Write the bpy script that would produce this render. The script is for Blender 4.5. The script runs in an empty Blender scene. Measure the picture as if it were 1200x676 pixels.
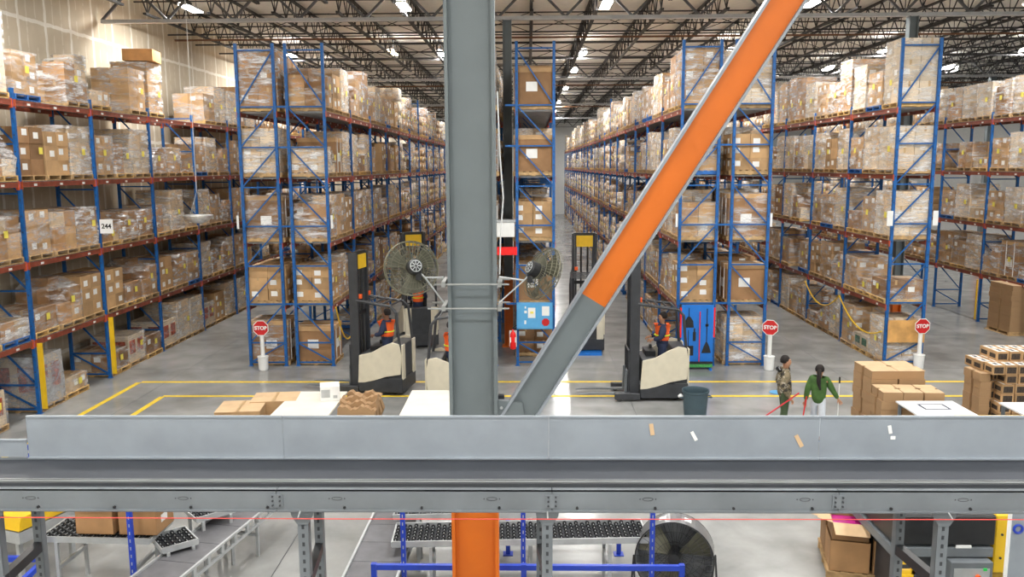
import bpy, bmesh, math, random
from mathutils import Vector, Matrix, Quaternion
PI = math.pi
R = math.radians
sc = bpy.context.scene
COL = sc.collection

# ------------------------------------------------------------------ camera
CAM_H = 5.50
cam_d = bpy.data.cameras.new('camera')
cam = bpy.data.objects.new('camera', cam_d)
COL.objects.link(cam)
cam_d.sensor_width = 36.0
cam_d.lens = 979.75 / 1200.0 * 36.0
cam_d.clip_end = 400
cam_d.clip_start = 0.05
PITCH, YAW, ROLL = 0.1455, 0.0197, -0.0056
cam.matrix_world = (Matrix.Translation((0, 0, CAM_H)) @ Matrix.Rotation(YAW, 4, 'Z')
                    @ Matrix.Rotation(PI / 2 - PITCH, 4, 'X') @ Matrix.Rotation(ROLL, 4, 'Z'))
sc.camera = cam

# ------------------------------------------------------------------ world, exposure, lamps
sc.view_settings.view_transform = 'Standard'
sc.view_settings.look = 'None'
sc.view_settings.gamma = 1.0
sc.view_settings.use_curve_mapping = False
sc.view_settings.exposure = 0.9
w = bpy.data.worlds.new('world')
sc.world = w
w.use_nodes = True
w.node_tree.nodes['Background'].inputs[0].default_value = (0.8, 0.88, 1, 1)
w.node_tree.nodes['Background'].inputs[1].default_value = 0.6
sc.cycles.transparent_max_bounces = 24
sc.cycles.max_bounces = 7
sc.cycles.diffuse_bounces = 4
sc.cycles.use_denoising = True
sc.cycles.sample_clamp_indirect = 6.0

LAMP_W = 170.0        # watts of every high-bay fixture
TUBE_E = 26.0         # emission of the fixture lens
LIGHT_X = [-10.28, -3.76, 2.38, 8.59, 15.31, 21.4]
LIGHT_Y = [-6.0, 1.0, 9.0, 17.5, 26.3, 37.1, 44.0, 54.1, 65.5, 76.0, 86.0]

nth = ['first', 'second', 'third', 'fourth', 'fifth', 'sixth', 'seventh', 'eighth', 'ninth', 'tenth', 'eleventh', 'twelfth', 'thirteenth',
       'fourteenth', 'fifteenth', 'sixteenth', 'seventeenth', 'eighteenth', 'nineteenth', 'twentieth', 'twenty-first', 'twenty-second', 'twenty-third', 'twenty-fourth', 'twenty-fifth', 'twenty-sixth', 'twenty-seventh', 'twenty-eighth', 'twenty-ninth', 'thirtieth']
# ------------------------------------------------------------------ mesh helpers
class MB:
    def __init__(s):
        s.v = []; s.f = []; s.m = []; s.mats = []
    def mi(s, mat):
        if mat is None: return 0
        if mat not in s.mats: s.mats.append(mat)
        return s.mats.index(mat)
    def add(s, vs, fs, mat=None):
        b = len(s.v); i = s.mi(mat)
        s.v += [tuple(v) for v in vs]
        for f in fs: s.f.append(tuple(b + k for k in f)); s.m.append(i)
        return s
    def box(s, x0, x1, y0, y1, z0, z1, mat=None, M=None):
        vs = [(x, y, z) for z in (z0, z1) for y in (y0, y1) for x in (x0, x1)]
        if M is not None: vs = [M @ Vector(v) for v in vs]
        return s.add(vs, [(0, 2, 3, 1), (4, 5, 7, 6), (0, 1, 5, 4), (2, 6, 7, 3), (0, 4, 6, 2), (1, 3, 7, 5)], mat)
    def bar(s, p, q, w, h, mat=None, up=(0, 0, 1)):
        p = Vector(p); q = Vector(q); d = (q - p).normalized(); u = Vector(up)
        if abs(d.dot(u)) > .99: u = Vector((0, 1, 0))
        a = d.cross(u).normalized() * w / 2; b = a.cross(d).normalized() * h / 2
        vs = [c + i * a + j * b for c in (p, q) for j in (-1, 1) for i in (-1, 1)]
        return s.add(vs, [(0, 1, 3, 2), (4, 6, 7, 5), (0, 4, 5, 1), (2, 3, 7, 6), (0, 2, 6, 4), (1, 5, 7, 3)], mat)
    def tube(s, pts, r, mat=None, n=8, closed=False):
        pts = [Vector(p) for p in pts]; N = len(pts); vs = []; fs = []
        rr = r if isinstance(r, (list, tuple)) else [r] * N
        prev = None
        for i, p in enumerate(pts):
            if closed: d = pts[(i + 1) % N] - pts[i - 1]
            else: d = pts[min(i + 1, N - 1)] - pts[max(i - 1, 0)]
            d.normalize()
            if prev is None:
                u = Vector((0, 0, 1)) if abs(d.z) < .9 else Vector((1, 0, 0))
                a = d.cross(u).normalized()
            else:
                a = (prev - d * prev.dot(d)).normalized()
            prev = a; b = d.cross(a)
            for k in range(n):
                t = 2 * PI * k / n
                vs.append(p + (a * math.cos(t) + b * math.sin(t)) * rr[i])
        for i in range(N if closed else N - 1):
            j = (i + 1) % N
            for k in range(n):
                l = (k + 1) % n
                fs.append((i * n + k, i * n + l, j * n + l, j * n + k))
        if not closed:
            fs.append(tuple(range(n - 1, -1, -1))); fs.append(tuple((N - 1) * n + k for k in range(n)))
        return s.add(vs, fs, mat)
    def lathe(s, prof, mat=None, n=24, M=None):
        vs = []; fs = []
        for (r, z) in prof:
            for k in range(n):
                t = 2 * PI * k / n; v = Vector((r * math.cos(t), r * math.sin(t), z))
                vs.append(M @ v if M is not None else v)
        for i in range(len(prof) - 1):
            for k in range(n):
                l = (k + 1) % n
                fs.append((i * n + k, i * n + l, (i + 1) * n + l, (i + 1) * n + k))
        fs.append(tuple(range(n - 1, -1, -1))); fs.append(tuple((len(prof) - 1) * n + k for k in range(n)))
        return s.add(vs, fs, mat)
    def prism(s, out, axis, a0, a1, mat=None, M=None):
        """outline of 2-D points extruded along axis from a0 to a1"""
        def P(u, v, a):
            p = {'x': (a, u, v), 'y': (u, a, v), 'z': (u, v, a)}[axis]
            return M @ Vector(p) if M is not None else p
        n = len(out)
        vs = [P(u, v, a0) for u, v in out] + [P(u, v, a1) for u, v in out]
        fs = [tuple(range(n - 1, -1, -1)), tuple(range(n, 2 * n))] + [(i, (i + 1) % n, n + (i + 1) % n, n + i) for i in range(n)]
        return s.add(vs, fs, mat)
    def merge(s, mesh, M):
        b = len(s.v)
        idx = [s.mi(m) for m in mesh.materials] or [0]
        s.v += [tuple(M @ v.co) for v in mesh.vertices]
        for p in mesh.polygons:
            s.f.append(tuple(b + k for k in p.vertices)); s.m.append(idx[p.material_index])
        return s
    def mesh(s, name, mat=None, bevel=0, smooth=False):
        me = bpy.data.meshes.new(name)
        me.from_pydata(s.v, [], s.f)
        mats = s.mats or ([mat] if mat else [])
        for m in mats: me.materials.append(m)
        if len(mats) > 1: me.polygons.foreach_set('material_index', s.m)
        bm = bmesh.new(); bm.from_mesh(me)
        if len(s.f) < 60000: bmesh.ops.recalc_face_normals(bm, faces=bm.faces)
        if bevel: bmesh.ops.bevel(bm, geom=bm.edges[:], offset=bevel, segments=1, affect='EDGES', clamp_overlap=True)
        bm.to_mesh(me); bm.free()
        if smooth:
            for p in me.polygons: p.use_smooth = True
        me.update()
        return me
    def build(s, name, mat=None, parent=None, bevel=0, smooth=False, loc=None):
        return link(name, s.mesh(name, mat, bevel, smooth), parent, loc)

def link(name, data, parent=None, loc=None):
    o = bpy.data.objects.new(name, data)
    COL.objects.link(o)
    if parent is not None: o.parent = parent
    if loc: o.location = loc
    return o
def tag(o, label=None, cat=None, group=None, kind=None):
    if label: o['label'] = label
    if cat: o['category'] = cat
    if group: o['group'] = group
    if kind: o['kind'] = kind
    return o
def thing(name, loc, label, cat, rz=0, group=None):
    o = link(name, None, None, loc); o.rotation_euler = (0, 0, rz); o.empty_display_size = .1
    return tag(o, label, cat, group)
def struct(mb, name, mat, **k):
    return tag(mb.build(name, mat, **k), kind='structure')
def copy_tree(root, loc, rz=None, label=None, group=None):
    r = root.copy(); COL.objects.link(r); r.location = loc
    if rz is not None: r.rotation_euler = (0, 0, rz)
    if label: r['label'] = label
    if group: r['group'] = group
    for ch in list(root.children):
        c = ch.copy(); COL.objects.link(c); c.parent = r
        for g in ch.children:
            d = g.copy(); COL.objects.link(d); d.parent = c
    return r
def text_mesh(body, size, depth, mat, bold=0.0):
    cu = bpy.data.curves.new('lettering', 'FONT'); cu.body = body; cu.size = size; cu.extrude = depth
    cu.offset = bold
    cu.align_x = 'CENTER'; cu.align_y = 'CENTER'
    o = bpy.data.objects.new('tmp', cu); COL.objects.link(o)
    bpy.context.view_layer.update()
    me = bpy.data.meshes.new_from_object(o.evaluated_get(bpy.context.evaluated_depsgraph_get()))
    bpy.data.objects.remove(o)
    me.materials.clear(); me.materials.append(mat)
    return me
def lettering(body, size, mat, parent, loc, rot=(PI / 2, 0, 0), bold=0.0, label=None, name='lettering'):
    o = link(name, text_mesh(body, size, .002, mat, bold), parent, loc)
    o.rotation_euler = rot
    if label: o['label'] = label
    return o

# ------------------------------------------------------------------ materials
def newmat(name):
    m = bpy.data.materials.new(name); m.use_nodes = True
    nt = m.node_tree
    return m, nt, nt.nodes, nt.links, nt.nodes['Principled BSDF']
def mat(name, col, rough=.6, metal=0.0, var=.12, scale=6.0, bump=0.0, spec=.5):
    m, nt, N, L, b = newmat(name)
    b.inputs['Roughness'].default_value = rough
    b.inputs['Metallic'].default_value = metal
    b.inputs['Specular IOR Level'].default_value = spec
    c = (*col, 1)
    if var:
        tc = N.new('ShaderNodeTexCoord'); no = N.new('ShaderNodeTexNoise')
        no.inputs['Scale'].default_value = scale; no.inputs['Detail'].default_value = 5
        L.new(tc.outputs['Object'], no.inputs['Vector'])
        cr = N.new('ShaderNodeValToRGB')
        cr.color_ramp.elements[0].position = .3; cr.color_ramp.elements[1].position = .7
        cr.color_ramp.elements[0].color = (*[x * (1 - var) for x in col], 1)
        cr.color_ramp.elements[1].color = (*[min(1, x * (1 + var)) for x in col], 1)
        L.new(no.outputs['Fac'], cr.inputs['Fac']); L.new(cr.outputs['Color'], b.inputs['Base Color'])
        if bump:
            bp = N.new('ShaderNodeBump'); bp.inputs['Strength'].default_value = bump; bp.inputs['Distance'].default_value = .01
            L.new(no.outputs['Fac'], bp.inputs['Height']); L.new(bp.outputs['Normal'], b.inputs['Normal'])
    else: b.inputs['Base Color'].default_value = c
    return m
def emit(name, col, e):
    m, nt, N, L, b = newmat(name)
    b.inputs['Base Color'].default_value = (*col, 1)
    b.inputs['Emission Color'].default_value = (*col, 1); b.inputs['Emission Strength'].default_value = e
    return m
def cardboard(name, col, rough=.8):
    """brown corrugated board: faint vertical flutes, blotches, random tone per object"""
    m, nt, N, L, b = newmat(name)
    b.inputs['Roughness'].default_value = rough
    tc = N.new('ShaderNodeTexCoord'); no = N.new('ShaderNodeTexNoise'); no.inputs['Scale'].default_value = 3; no.inputs['Detail'].default_value = 6
    oi = N.new('ShaderNodeObjectInfo')
    ad = N.new('ShaderNodeVectorMath'); ad.operation = 'ADD'
    cx = N.new('ShaderNodeCombineXYZ'); mu = N.new('ShaderNodeMath'); mu.operation = 'MULTIPLY'; mu.inputs[1].default_value = 40
    L.new(oi.outputs['Random'], mu.inputs[0]); L.new(mu.outputs[0], cx.inputs[0]); L.new(cx.outputs[0], ad.inputs[1])
    L.new(tc.outputs['Object'], ad.inputs[0]); L.new(ad.outputs[0], no.inputs['Vector'])
    cr = N.new('ShaderNodeValToRGB'); cr.color_ramp.elements[0].position = .25; cr.color_ramp.elements[1].position = .75
    cr.color_ramp.elements[0].color = (*[x * .8 for x in col], 1); cr.color_ramp.elements[1].color = (*[min(1, x * 1.14) for x in col], 1)
    L.new(no.outputs['Fac'], cr.inputs['Fac'])
    hs = N.new('ShaderNodeHueSaturation')
    mr = N.new('ShaderNodeMapRange'); mr.inputs['To Min'].default_value = .78; mr.inputs['To Max'].default_value = 1.22
    L.new(oi.outputs['Random'], mr.inputs['Value']); L.new(mr.outputs[0], hs.inputs['Value'])
    L.new(cr.outputs['Color'], hs.inputs['Color']); L.new(hs.outputs['Color'], b.inputs['Base Color'])
    return m
def wrapmat(name, col, lo, hi, sc_=(3, 3, 14)):
    """stretch film: see-through with white streaks and creases"""
    m, nt, N, L, b = newmat(name)
    b.inputs['Base Color'].default_value = (*col, 1); b.inputs['Roughness'].default_value = .22
    tc = N.new('ShaderNodeTexCoord'); mp = N.new('ShaderNodeMapping'); mp.inputs['Scale'].default_value = sc_
    mp.inputs['Rotation'].default_value = (.25, .3, 0)
    oi = N.new('ShaderNodeObjectInfo'); cx = N.new('ShaderNodeCombineXYZ')
    mu = N.new('ShaderNodeMath'); mu.operation = 'MULTIPLY'; mu.inputs[1].default_value = 60
    L.new(oi.outputs['Random'], mu.inputs[0]); L.new(mu.outputs[0], cx.inputs[1]); L.new(cx.outputs[0], mp.inputs['Location'])
    L.new(tc.outputs['Object'], mp.inputs['Vector'])
    no = N.new('ShaderNodeTexNoise'); no.inputs['Scale'].default_value = 1.0; no.inputs['Detail'].default_value = 7
    no.inputs['Roughness'].default_value = .74; no.inputs['Distortion'].default_value = .35
    L.new(mp.outputs[0], no.inputs['Vector'])
    mr = N.new('ShaderNodeMapRange'); mr.inputs['From Min'].default_value = .45; mr.inputs['From Max'].default_value = .64
    mr.inputs['To Min'].default_value = lo; mr.inputs['To Max'].default_value = hi
    L.new(no.outputs['Fac'], mr.inputs['Value'])
    tr = N.new('ShaderNodeBsdfTransparent'); mx = N.new('ShaderNodeMixShader'); out = N['Material Output']
    L.new(mr.outputs[0], mx.inputs[0]); L.new(tr.outputs[0], mx.inputs[1]); L.new(b.outputs[0], mx.inputs[2])
    bp = N.new('ShaderNodeBump'); bp.inputs['Strength'].default_value = .5; bp.inputs['Distance'].default_value = .05
    L.new(no.outputs['Fac'], bp.inputs['Height']); L.new(bp.outputs['Normal'], b.inputs['Normal'])
    L.new(mx.outputs[0], out.inputs['Surface'])
    return m

def floor_mat():
    m, nt, N, L, b = newmat('polished_concrete')
    tc = N.new('ShaderNodeTexCoord')
    n1 = N.new('ShaderNodeTexNoise'); n1.inputs['Scale'].default_value = .35; n1.inputs['Detail'].default_value = 8; n1.inputs['Roughness'].default_value = .62
    n2 = N.new('ShaderNodeTexNoise'); n2.inputs['Scale'].default_value = 1.4; n2.inputs['Detail'].default_value = 7; n2.inputs['Distortion'].default_value = .6
    L.new(tc.outputs['Object'], n1.inputs['Vector']); L.new(tc.outputs['Object'], n2.inputs['Vector'])
    mx = N.new('ShaderNodeMath'); mx.operation = 'ADD'; L.new(n1.outputs['Fac'], mx.inputs[0])
    m2 = N.new('ShaderNodeMath'); m2.operation = 'MULTIPLY'; m2.inputs[1].default_value = .45; L.new(n2.outputs['Fac'], m2.inputs[0]); L.new(m2.outputs[0], mx.inputs[1])
    cr = N.new('ShaderNodeValToRGB'); e = cr.color_ramp.elements
    e[0].position = .5; e[0].color = (.215, .22, .215, 1); e[1].position = .95; e[1].color = (.40, .405, .395, 1)
    L.new(mx.outputs[0], cr.inputs['Fac']); L.new(cr.outputs['Color'], b.inputs['Base Color'])
    mr = N.new('ShaderNodeMapRange'); mr.inputs['To Min'].default_value = .13; mr.inputs['To Max'].default_value = .28
    L.new(n2.outputs['Fac'], mr.inputs['Value']); L.new(mr.outputs[0], b.inputs['Roughness'])
    b.inputs['Specular IOR Level'].default_value = .6
    return m
def wall_left_mat():
    """unpainted drywall, taped seams: tall white joints every 1.2 m, lighter fastener streaks between, a few level seams"""
    m, nt, N, L, b = newmat('taped_drywall'); b.inputs['Roughness'].default_value = .85
    tc = N.new('ShaderNodeTexCoord'); sx = N.new('ShaderNodeSeparateXYZ'); L.new(tc.outputs['Object'], sx.inputs[0])
    no = N.new('ShaderNodeTexNoise'); no.inputs['Scale'].default_value = 3.0; no.inputs['Detail'].default_value = 6
    L.new(tc.outputs['Object'], no.inputs['Vector'])
    def M(op, a, bb=None, c=None):
        n = N.new('ShaderNodeMath'); n.operation = op
        for i, v in enumerate((a, bb, c)):
            if v is None: continue
            if isinstance(v, (int, float)): n.inputs[i].default_value = v
            else: L.new(v, n.inputs[i])
        return n.outputs[0]
    def line(coord, period, width, off=0.0):
        wob = M('MULTIPLY', M('SUBTRACT', no.outputs['Fac'], .5), .10)
        f = M('FRACT', M('DIVIDE', M('ADD', M('ADD', coord, wob), off + 100 * period), period))
        d = M('ABSOLUTE', M('SUBTRACT', f, .5))
        return M('LESS_THAN', d, width / period / 2)
    y, z = sx.outputs[1], sx.outputs[2]
    seam = line(y, 1.22, .10)
    hs = line(z, 2.9, .10, .9)
    st = M('MULTIPLY', line(y, .406, .05), M('GREATER_THAN', no.outputs['Fac'], .46))
    fac = M('MINIMUM', M('ADD', M('MULTIPLY', M('MAXIMUM', seam, hs), .8), M('MULTIPLY', st, .35)), 1.0)
    cr = N.new('ShaderNodeValToRGB'); cr.color_ramp.elements[0].color = (.52, .45, .33, 1); cr.color_ramp.elements[1].color = (.64, .56, .43, 1)
    L.new(no.outputs['Fac'], cr.inputs[0])
    mx = N.new('ShaderNodeMix'); mx.data_type = 'RGBA'; L.new(fac, mx.inputs['Factor']); L.new(cr.outputs[0], mx.inputs['A'])
    mx.inputs['B'].default_value = (.88, .85, .78, 1); L.new(mx.outputs['Result'], b.inputs['Base Color'])
    return m
def camo_mat():
    m, nt, N, L, b = newmat('camouflage_cloth'); b.inputs['Roughness'].default_value = .9
    tc = N.new('ShaderNodeTexCoord'); no = N.new('ShaderNodeTexNoise'); no.inputs['Scale'].default_value = 9; no.inputs['Detail'].default_value = 1.5; no.inputs['Distortion'].default_value = .8
    L.new(tc.outputs['Object'], no.inputs['Vector'])
    cr = N.new('ShaderNodeValToRGB'); cr.color_ramp.interpolation = 'CONSTANT'; e = cr.color_ramp.elements
    e[0].position = 0; e[0].color = (.035, .03, .025, 1); e[1].position = .43; e[1].color = (.14, .12, .07, 1)
    for p, c in ((.5, (.20, .16, .10, 1)), (.60, (.52, .49, .42, 1)), (.66, (.09, .07, .05, 1))):
        x = e.new(p); x.color = c
    L.new(no.outputs['Fac'], cr.inputs[0]); L.new(cr.outputs[0], b.inputs['Base Color'])
    return m

M_floor = floor_mat(); M_wallL = wall_left_mat()
M_wall = mat('white_painted_wall', (.72, .73, .72), .8, var=.04)
M_deck = mat('roof_deck_paint', (.86, .84, .78), .8, var=.05)
M_joist = mat('dark_joist_paint', (.018, .016, .016), .55, var=.2)
M_girder = mat('grey_girder_paint', (.10, .10, .105), .45, var=.2)
M_girdlow = mat('pale_grey_chord', (.42, .43, .44), .35, var=.1)
M_pipe = mat('rusty_pipe', (.16, .07, .03), .6, var=.3)
M_blue = mat('rack_blue', (.004, .10, .34), .5, var=.18, scale=9)
M_blue2 = mat('guard_rail_blue', (.012, .05, .46), .33, var=.1)
M_orange = mat('beam_orange', (.27, .062, .032), .5, var=.3, scale=7)
M_conn = mat('connector_orange', (.62, .10, .03), .5, var=.15)
M_wire = mat('galvanised_wire', (.34, .35, .36), .4, .4, var=.15)
M_colgrey = mat('column_grey_paint', (.145, .172, .182), .5, var=.06, scale=2)
M_colorange = mat('column_orange_paint', (.66, .145, .003), .5, var=.06, scale=2)
M_galv = mat('galvanised_steel', (.47, .49, .50), .38, .35, var=.12, scale=5)
M_galvd = mat('conveyor_grey_steel', (.175, .195, .212), .45, .2, var=.14, scale=3)
M_guard = mat('guard_sheet', (.29, .325, .365), .42, .15, var=.09, scale=4)
M_belt = mat('dark_belt_rubber', (.032, .036, .045), .5, var=.12, scale=3)
M_beltg = mat('grey_belt', (.13, .13, .14), .55, var=.15)
M_black = mat('black_plastic', (.014, .015, .017), .4, var=.2)
M_dark = mat('charcoal_paint', (.035, .038, .044), .42, var=.2)
M_beige = mat('truck_beige', (.66, .61, .48), .4, var=.05)
M_yel = mat('yellow_paint', (.80, .50, .015), .45, var=.06)
M_yline = mat('yellow_floor_tape', (.86, .60, .03), .5, var=.12, scale=8)
M_sticker = mat('yellow_sticker', (.88, .76, .12), .6, var=.05)
M_white = mat('white_plastic', (.82, .83, .82), .5, var=.03)
M_paper = mat('white_paper', (.85, .85, .83), .8, var=.02)
M_red = mat('sign_red', (.55, .012, .015), .45, var=.08)
M_brightred = mat('bright_red', (.85, .01, .01), .45, var=.02)
M_bluepnl = mat('light_blue_paint', (.10, .38, .70), .4, var=.05)
M_bluebrd = mat('blue_shadow_board', (.01, .17, .62), .4, var=.05)
M_ply = mat('plywood', (.62, .34, .11), .6, var=.22, scale=4)
M_wood = mat('pallet_wood', (.50, .33, .16), .8, var=.3, scale=8)
M_wood2 = mat('pallet_wood_bright', (.68, .44, .17), .8, var=.2, scale=8)
M_blueplt = mat('blue_pallet_paint', (.02, .13, .42), .6, var=.15)
M_top = mat('pale_table_board', (.78, .74, .66), .5, var=.06, scale=3)
M_whitebrd = mat('white_table_board', (.86, .87, .88), .35, var=.03)
M_tape = mat('packing_tape', (.50, .33, .16), .3, var=.05)
M_cans = mat('grey_bin_plastic', (.05, .085, .105), .5, var=.1)
M_orng = mat('hi_vis_orange', (.92, .13, .02), .7, var=.08)
M_lime = mat('hi_vis_lime', (.65, .85, .05), .7, var=.05)
M_skinm = mat('skin', (.42, .22, .13), .6, var=.05)
M_skind = mat('skin_deep', (.22, .11, .065), .6, var=.05)
M_hair = mat('dark_hair', (.012, .008, .007), .85, var=.2)
M_camo = camo_mat()
M_green = mat('olive_trousers', (.055, .085, .04), .9, var=.15)
M_greenj = mat('green_jacket', (.05, .12, .025), .8, var=.25, scale=9)
M_palej = mat('pale_trousers', (.60, .64, .70), .85, var=.06)
M_navy = mat('navy_cloth', (.02, .03, .07), .9, var=.15)
M_shoe = mat('dark_shoe', (.03, .03, .035), .7, var=.1)
M_rubber = mat('tyre_rubber', (.03, .03, .03), .8, var=.1)
M_glass = mat('magenta_film', (.55, .02, .25), .4, var=.1)
M_prtR = mat('printed_crate_red', (.38, .07, .03), .5, var=.7, scale=14)
M_prtG = mat('printed_crate_green', (.03, .12, .07), .5, var=.7, scale=14)
M_tan = mat('sheet_cardboard', (.62, .43, .25), .75, var=.08)
CB = [cardboard('carton_brown_a', (.42, .235, .105)), cardboard('carton_brown_b', (.50, .31, .15)),
      cardboard('carton_brown_c', (.31, .17, .078)), cardboard('carton_kraft_pale', (.60, .45, .29)),
      cardboard('carton_white', (.70, .58, .43))]
W_white = wrapmat('stretch_film_white', (.88, .89, .91), .02, .85, (1.8, 1.8, 9))
W_clear = wrapmat('stretch_film_clear', (.88, .89, .91), .0, .55, (1.5, 1.5, 6))
W_grey = wrapmat('stretch_film_grey', (.50, .54, .60), .35, .9, (2, 2, 3))
M_lamp = emit('fixture_lens', (1, .985, .96), TUBE_E)
M_up = emit('added_uplight', (1, .97, .92), 18.0)  # glow for the strip added above each fixture to brighten the deck
M_lampw = emit('warm_fixture_lens', (1, .78, .45), TUBE_E)

# ------------------------------------------------------------------ building shell
X0, X1, Y0, Y1, ZC = -12.7, 34.0, -12.0, 96.0, 10.95
struct(MB().box(X0, X1, Y0, Y1, -.2, 0), 'floor', M_floor)
struct(MB().box(X0, X1, Y0, Y1, ZC, ZC + .15), 'ceiling', M_deck)
struct(MB().box(X0 - .2, X0, Y0, Y1, 0, ZC), 'wall_left', M_wallL)
struct(MB().box(X1, X1 + .2, Y0, Y1, 0, ZC), 'wall_right', M_wall)
struct(MB().box(X0, X1, Y1, Y1 + .2, 0, ZC), 'wall_far', M_wall)
struct(MB().box(X0, X1, Y0 - .2, Y0, 0, ZC), 'wall_behind', M_wall)
# painted lines and saw-cut joints
def flat(name, pts, z, matl, label, cat, group=None):
    mb = MB(); mb.prism(pts, 'z', .0005, z, matl)
    return tag(mb.build(name, matl), label, cat, group)
def strip(p, q, w_):
    p = Vector(p); q = Vector(q); d = (q - p).normalized(); n = Vector((-d.y, d.x)) * w_ / 2
    return [tuple(p - n), tuple(q - n), tuple(q + n), tuple(p + n)]
flat('floor_line', strip((-10.05, 20.95), (15.5, 20.95), .13), .004, M_yline, 'yellow floor line nearest the rack ends, running across the whole cross aisle', 'floor line')
flat('floor_line', strip((-8.9, 19.6), (15.5, 19.6), .13), .004, M_yline, 'yellow floor line across the cross aisle, the one nearer the camera', 'floor line')
flat('floor_line', strip((-10.1, 15.0), (-10.1, 20.9), .13), .004, M_yline, 'yellow floor line running towards the camera nearest the left wall rack', 'floor line')
flat('floor_line', strip((-8.9, 15.0), (-8.9, 19.55), .13), .004, M_yline, 'inner yellow floor line running towards the camera from the left corner', 'floor line')
mb = MB()
for yy in (8.6, 13.4, 22.35, 31, 42, 53, 64): mb.box(X0, X1, yy - .006, yy + .006, .0003, .0016)
for xx in (-9.4, -3.5, 2.4, 8.2, 14.1): mb.box(xx - .006, xx + .006, Y0, Y1, .0003, .0016)
tag(mb.build('trim_1', M_dark), kind='structure')

def ORD(n):
    n += 1
    return nth[n - 1] if n <= 30 else '%dth' % n
# roof: girders every 17.4 m across, open-web joists between them
GY = [7.9, 25.3, 42.7, 60.1, 77.5, 94.9]
GZ0, GZ1 = 9.72, 10.80
def girder_parts():
    XL, XR = X0 + .15, X1 - .2
    a = MB()
    a.bar((XL, 0, GZ1), (XR, 0, GZ1), .16, .10)
    b = MB(); b.bar((XL, 0, GZ0 + .05), (XR, 0, GZ0 + .05), .17, .10)
    c = MB(); step = 1.95; x = -12.55; i = 0
    while x + step < XR:
        c.bar((x, 0, GZ0 + .08), (x + step / 2, 0, GZ1 - .03), .07, .07); c.bar((x + step / 2, 0, GZ1 - .03), (x + step, 0, GZ0 + .08), .07, .07)
        x += step
    return a.mesh('top_chord', M_girder), b.mesh('bottom_chord', M_girdlow), c.mesh('web', M_girder)
ga, gb, gc = girder_parts()
for i, gy in enumerate(GY[1:]):
    t = thing('roof_girder', (0, gy, 0), 'pale grey roof girder crossing the hall under the deck, %s from the camera' % nth[i], 'girder', group='roof girders')
    link('top_chord', ga, t); link('bottom_chord', gb, t); link('web', gc, t)
JZ0, JZ1 = 10.12, 10.86
def joist_mesh(span):
    m = MB()
    for s_ in (-1, 1):
        m.bar((s_ * .03, .1, JZ1), (s_ * .03, span - .1, JZ1), .045, .06)
        m.bar((s_ * .03, .7, JZ0), (s_ * .03, span - .7, JZ0), .045, .06)
    n = 14; st = (span - .6) / n
    for k in range(n):
        y = .3 + k * st
        m.bar((0, y, JZ1 - .02), (0, y + st / 2, JZ0 + .02), .03, .03); m.bar((0, y + st / 2, JZ0 + .02), (0, y + st, JZ1 - .02), .03, .03)
        m.bar((0, y + st / 2, JZ0), (0, y + st / 2, JZ1), .02, .02)
    return m.mesh('roof_joist', M_joist)
jm = joist_mesh(17.4)
jx = [-12.55 + .975 + 1.95 * k for k in range(24)]
for i, gy in enumerate([-9.5] + GY[:-1]):
    for jn, x in enumerate(jx):
        if i == 0: continue
        o = link('roof_joist', jm, None, (x, gy, 0))
        tag(o, 'dark open-web roof joist, %s from left wall, %s roof bay from camera' % (nth[jn], nth[i - 1]), 'joist', 'roof joists')
# bridging rods and sprinkler mains
k = 0
for gy in GY[:-1]:
    for q in range(1, 7):
        y = gy + q * 17.4 / 7
        m = MB(); m.bar((X0, y, JZ0 + .02), (X1, y, JZ0 + .02), .05, .05); m.bar((X0, y, JZ1 - .06), (X1, y, JZ1 - .06), .04, .04)
        if q in (2, 5):
            for a, b_ in zip(jx, jx[1:]):
                m.bar((a, y, JZ0), (b_, y, JZ1 - .05), .022, .022); m.bar((a, y, JZ1 - .05), (b_, y, JZ0), .022, .022)
        tag(m.build('bridging_row', M_joist), 'dark bridging rods tying roof joists crosswise, %s row from the camera' % ORD(k), 'bridging', 'joist bridging rows'); k += 1
for i, y in enumerate((30.6, 48.5, 66.0)):
    m = MB(); m.tube([(X0 + .1, y, 10.0), (X1 - .1, y, 10.0)], .035, n=8)
    for xx in jx: m.bar((xx, y, 10.0), (xx, y, 10.15), .015, .015)
    tag(m.build('sprinkler_pipe', M_pipe), 'rust-orange sprinkler pipe crossing below the joists, %s from the camera' % nth[i], 'pipe', 'sprinkler pipes')

# ------------------------------------------------------------------ high-bay fixtures
LANE = ['over the left wall aisle', 'over the aisle left of the column', 'over the aisle right of the column',
        'over the second aisle right of the column', 'before the far right rack', 'beyond the far right rack']
def fixture_proto(lens):
    t = thing('high_bay_light', (0, 0, 0), 'x', 'ceiling light')
    h = MB(); h.box(-.16, .16, -.62, .62, .03, .09); h.box(-.05, .05, -.5, .5, .09, .14); h.build('housing', M_white, t)
    u = MB(); u.box(-.13, .13, -.58, .58, .09, .10); u.build('added_uplight', M_up, t)  # unseen glowing strip added on the housing to lift the roof deck
    l = MB(); l.box(-.14, -.01, -.6, .6, 0, .03); l.box(.01, .14, -.6, .6, 0, .03); l.build('lens', lens, t)
    c = MB(); c.bar((0, -.45, .14), (0, -.45, .67), .012, .012); c.bar((0, .45, .14), (0, .45, .67), .012, .012); c.build('hanger', M_joist, t)
    return t
la = bpy.data.lights.new('high_bay_lamp', 'AREA'); la.shape = 'RECTANGLE'; la.size = .3; la.size_y = 1.2; la.energy = LAMP_W; la.color = (1, .985, .96)
fx = None
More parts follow.
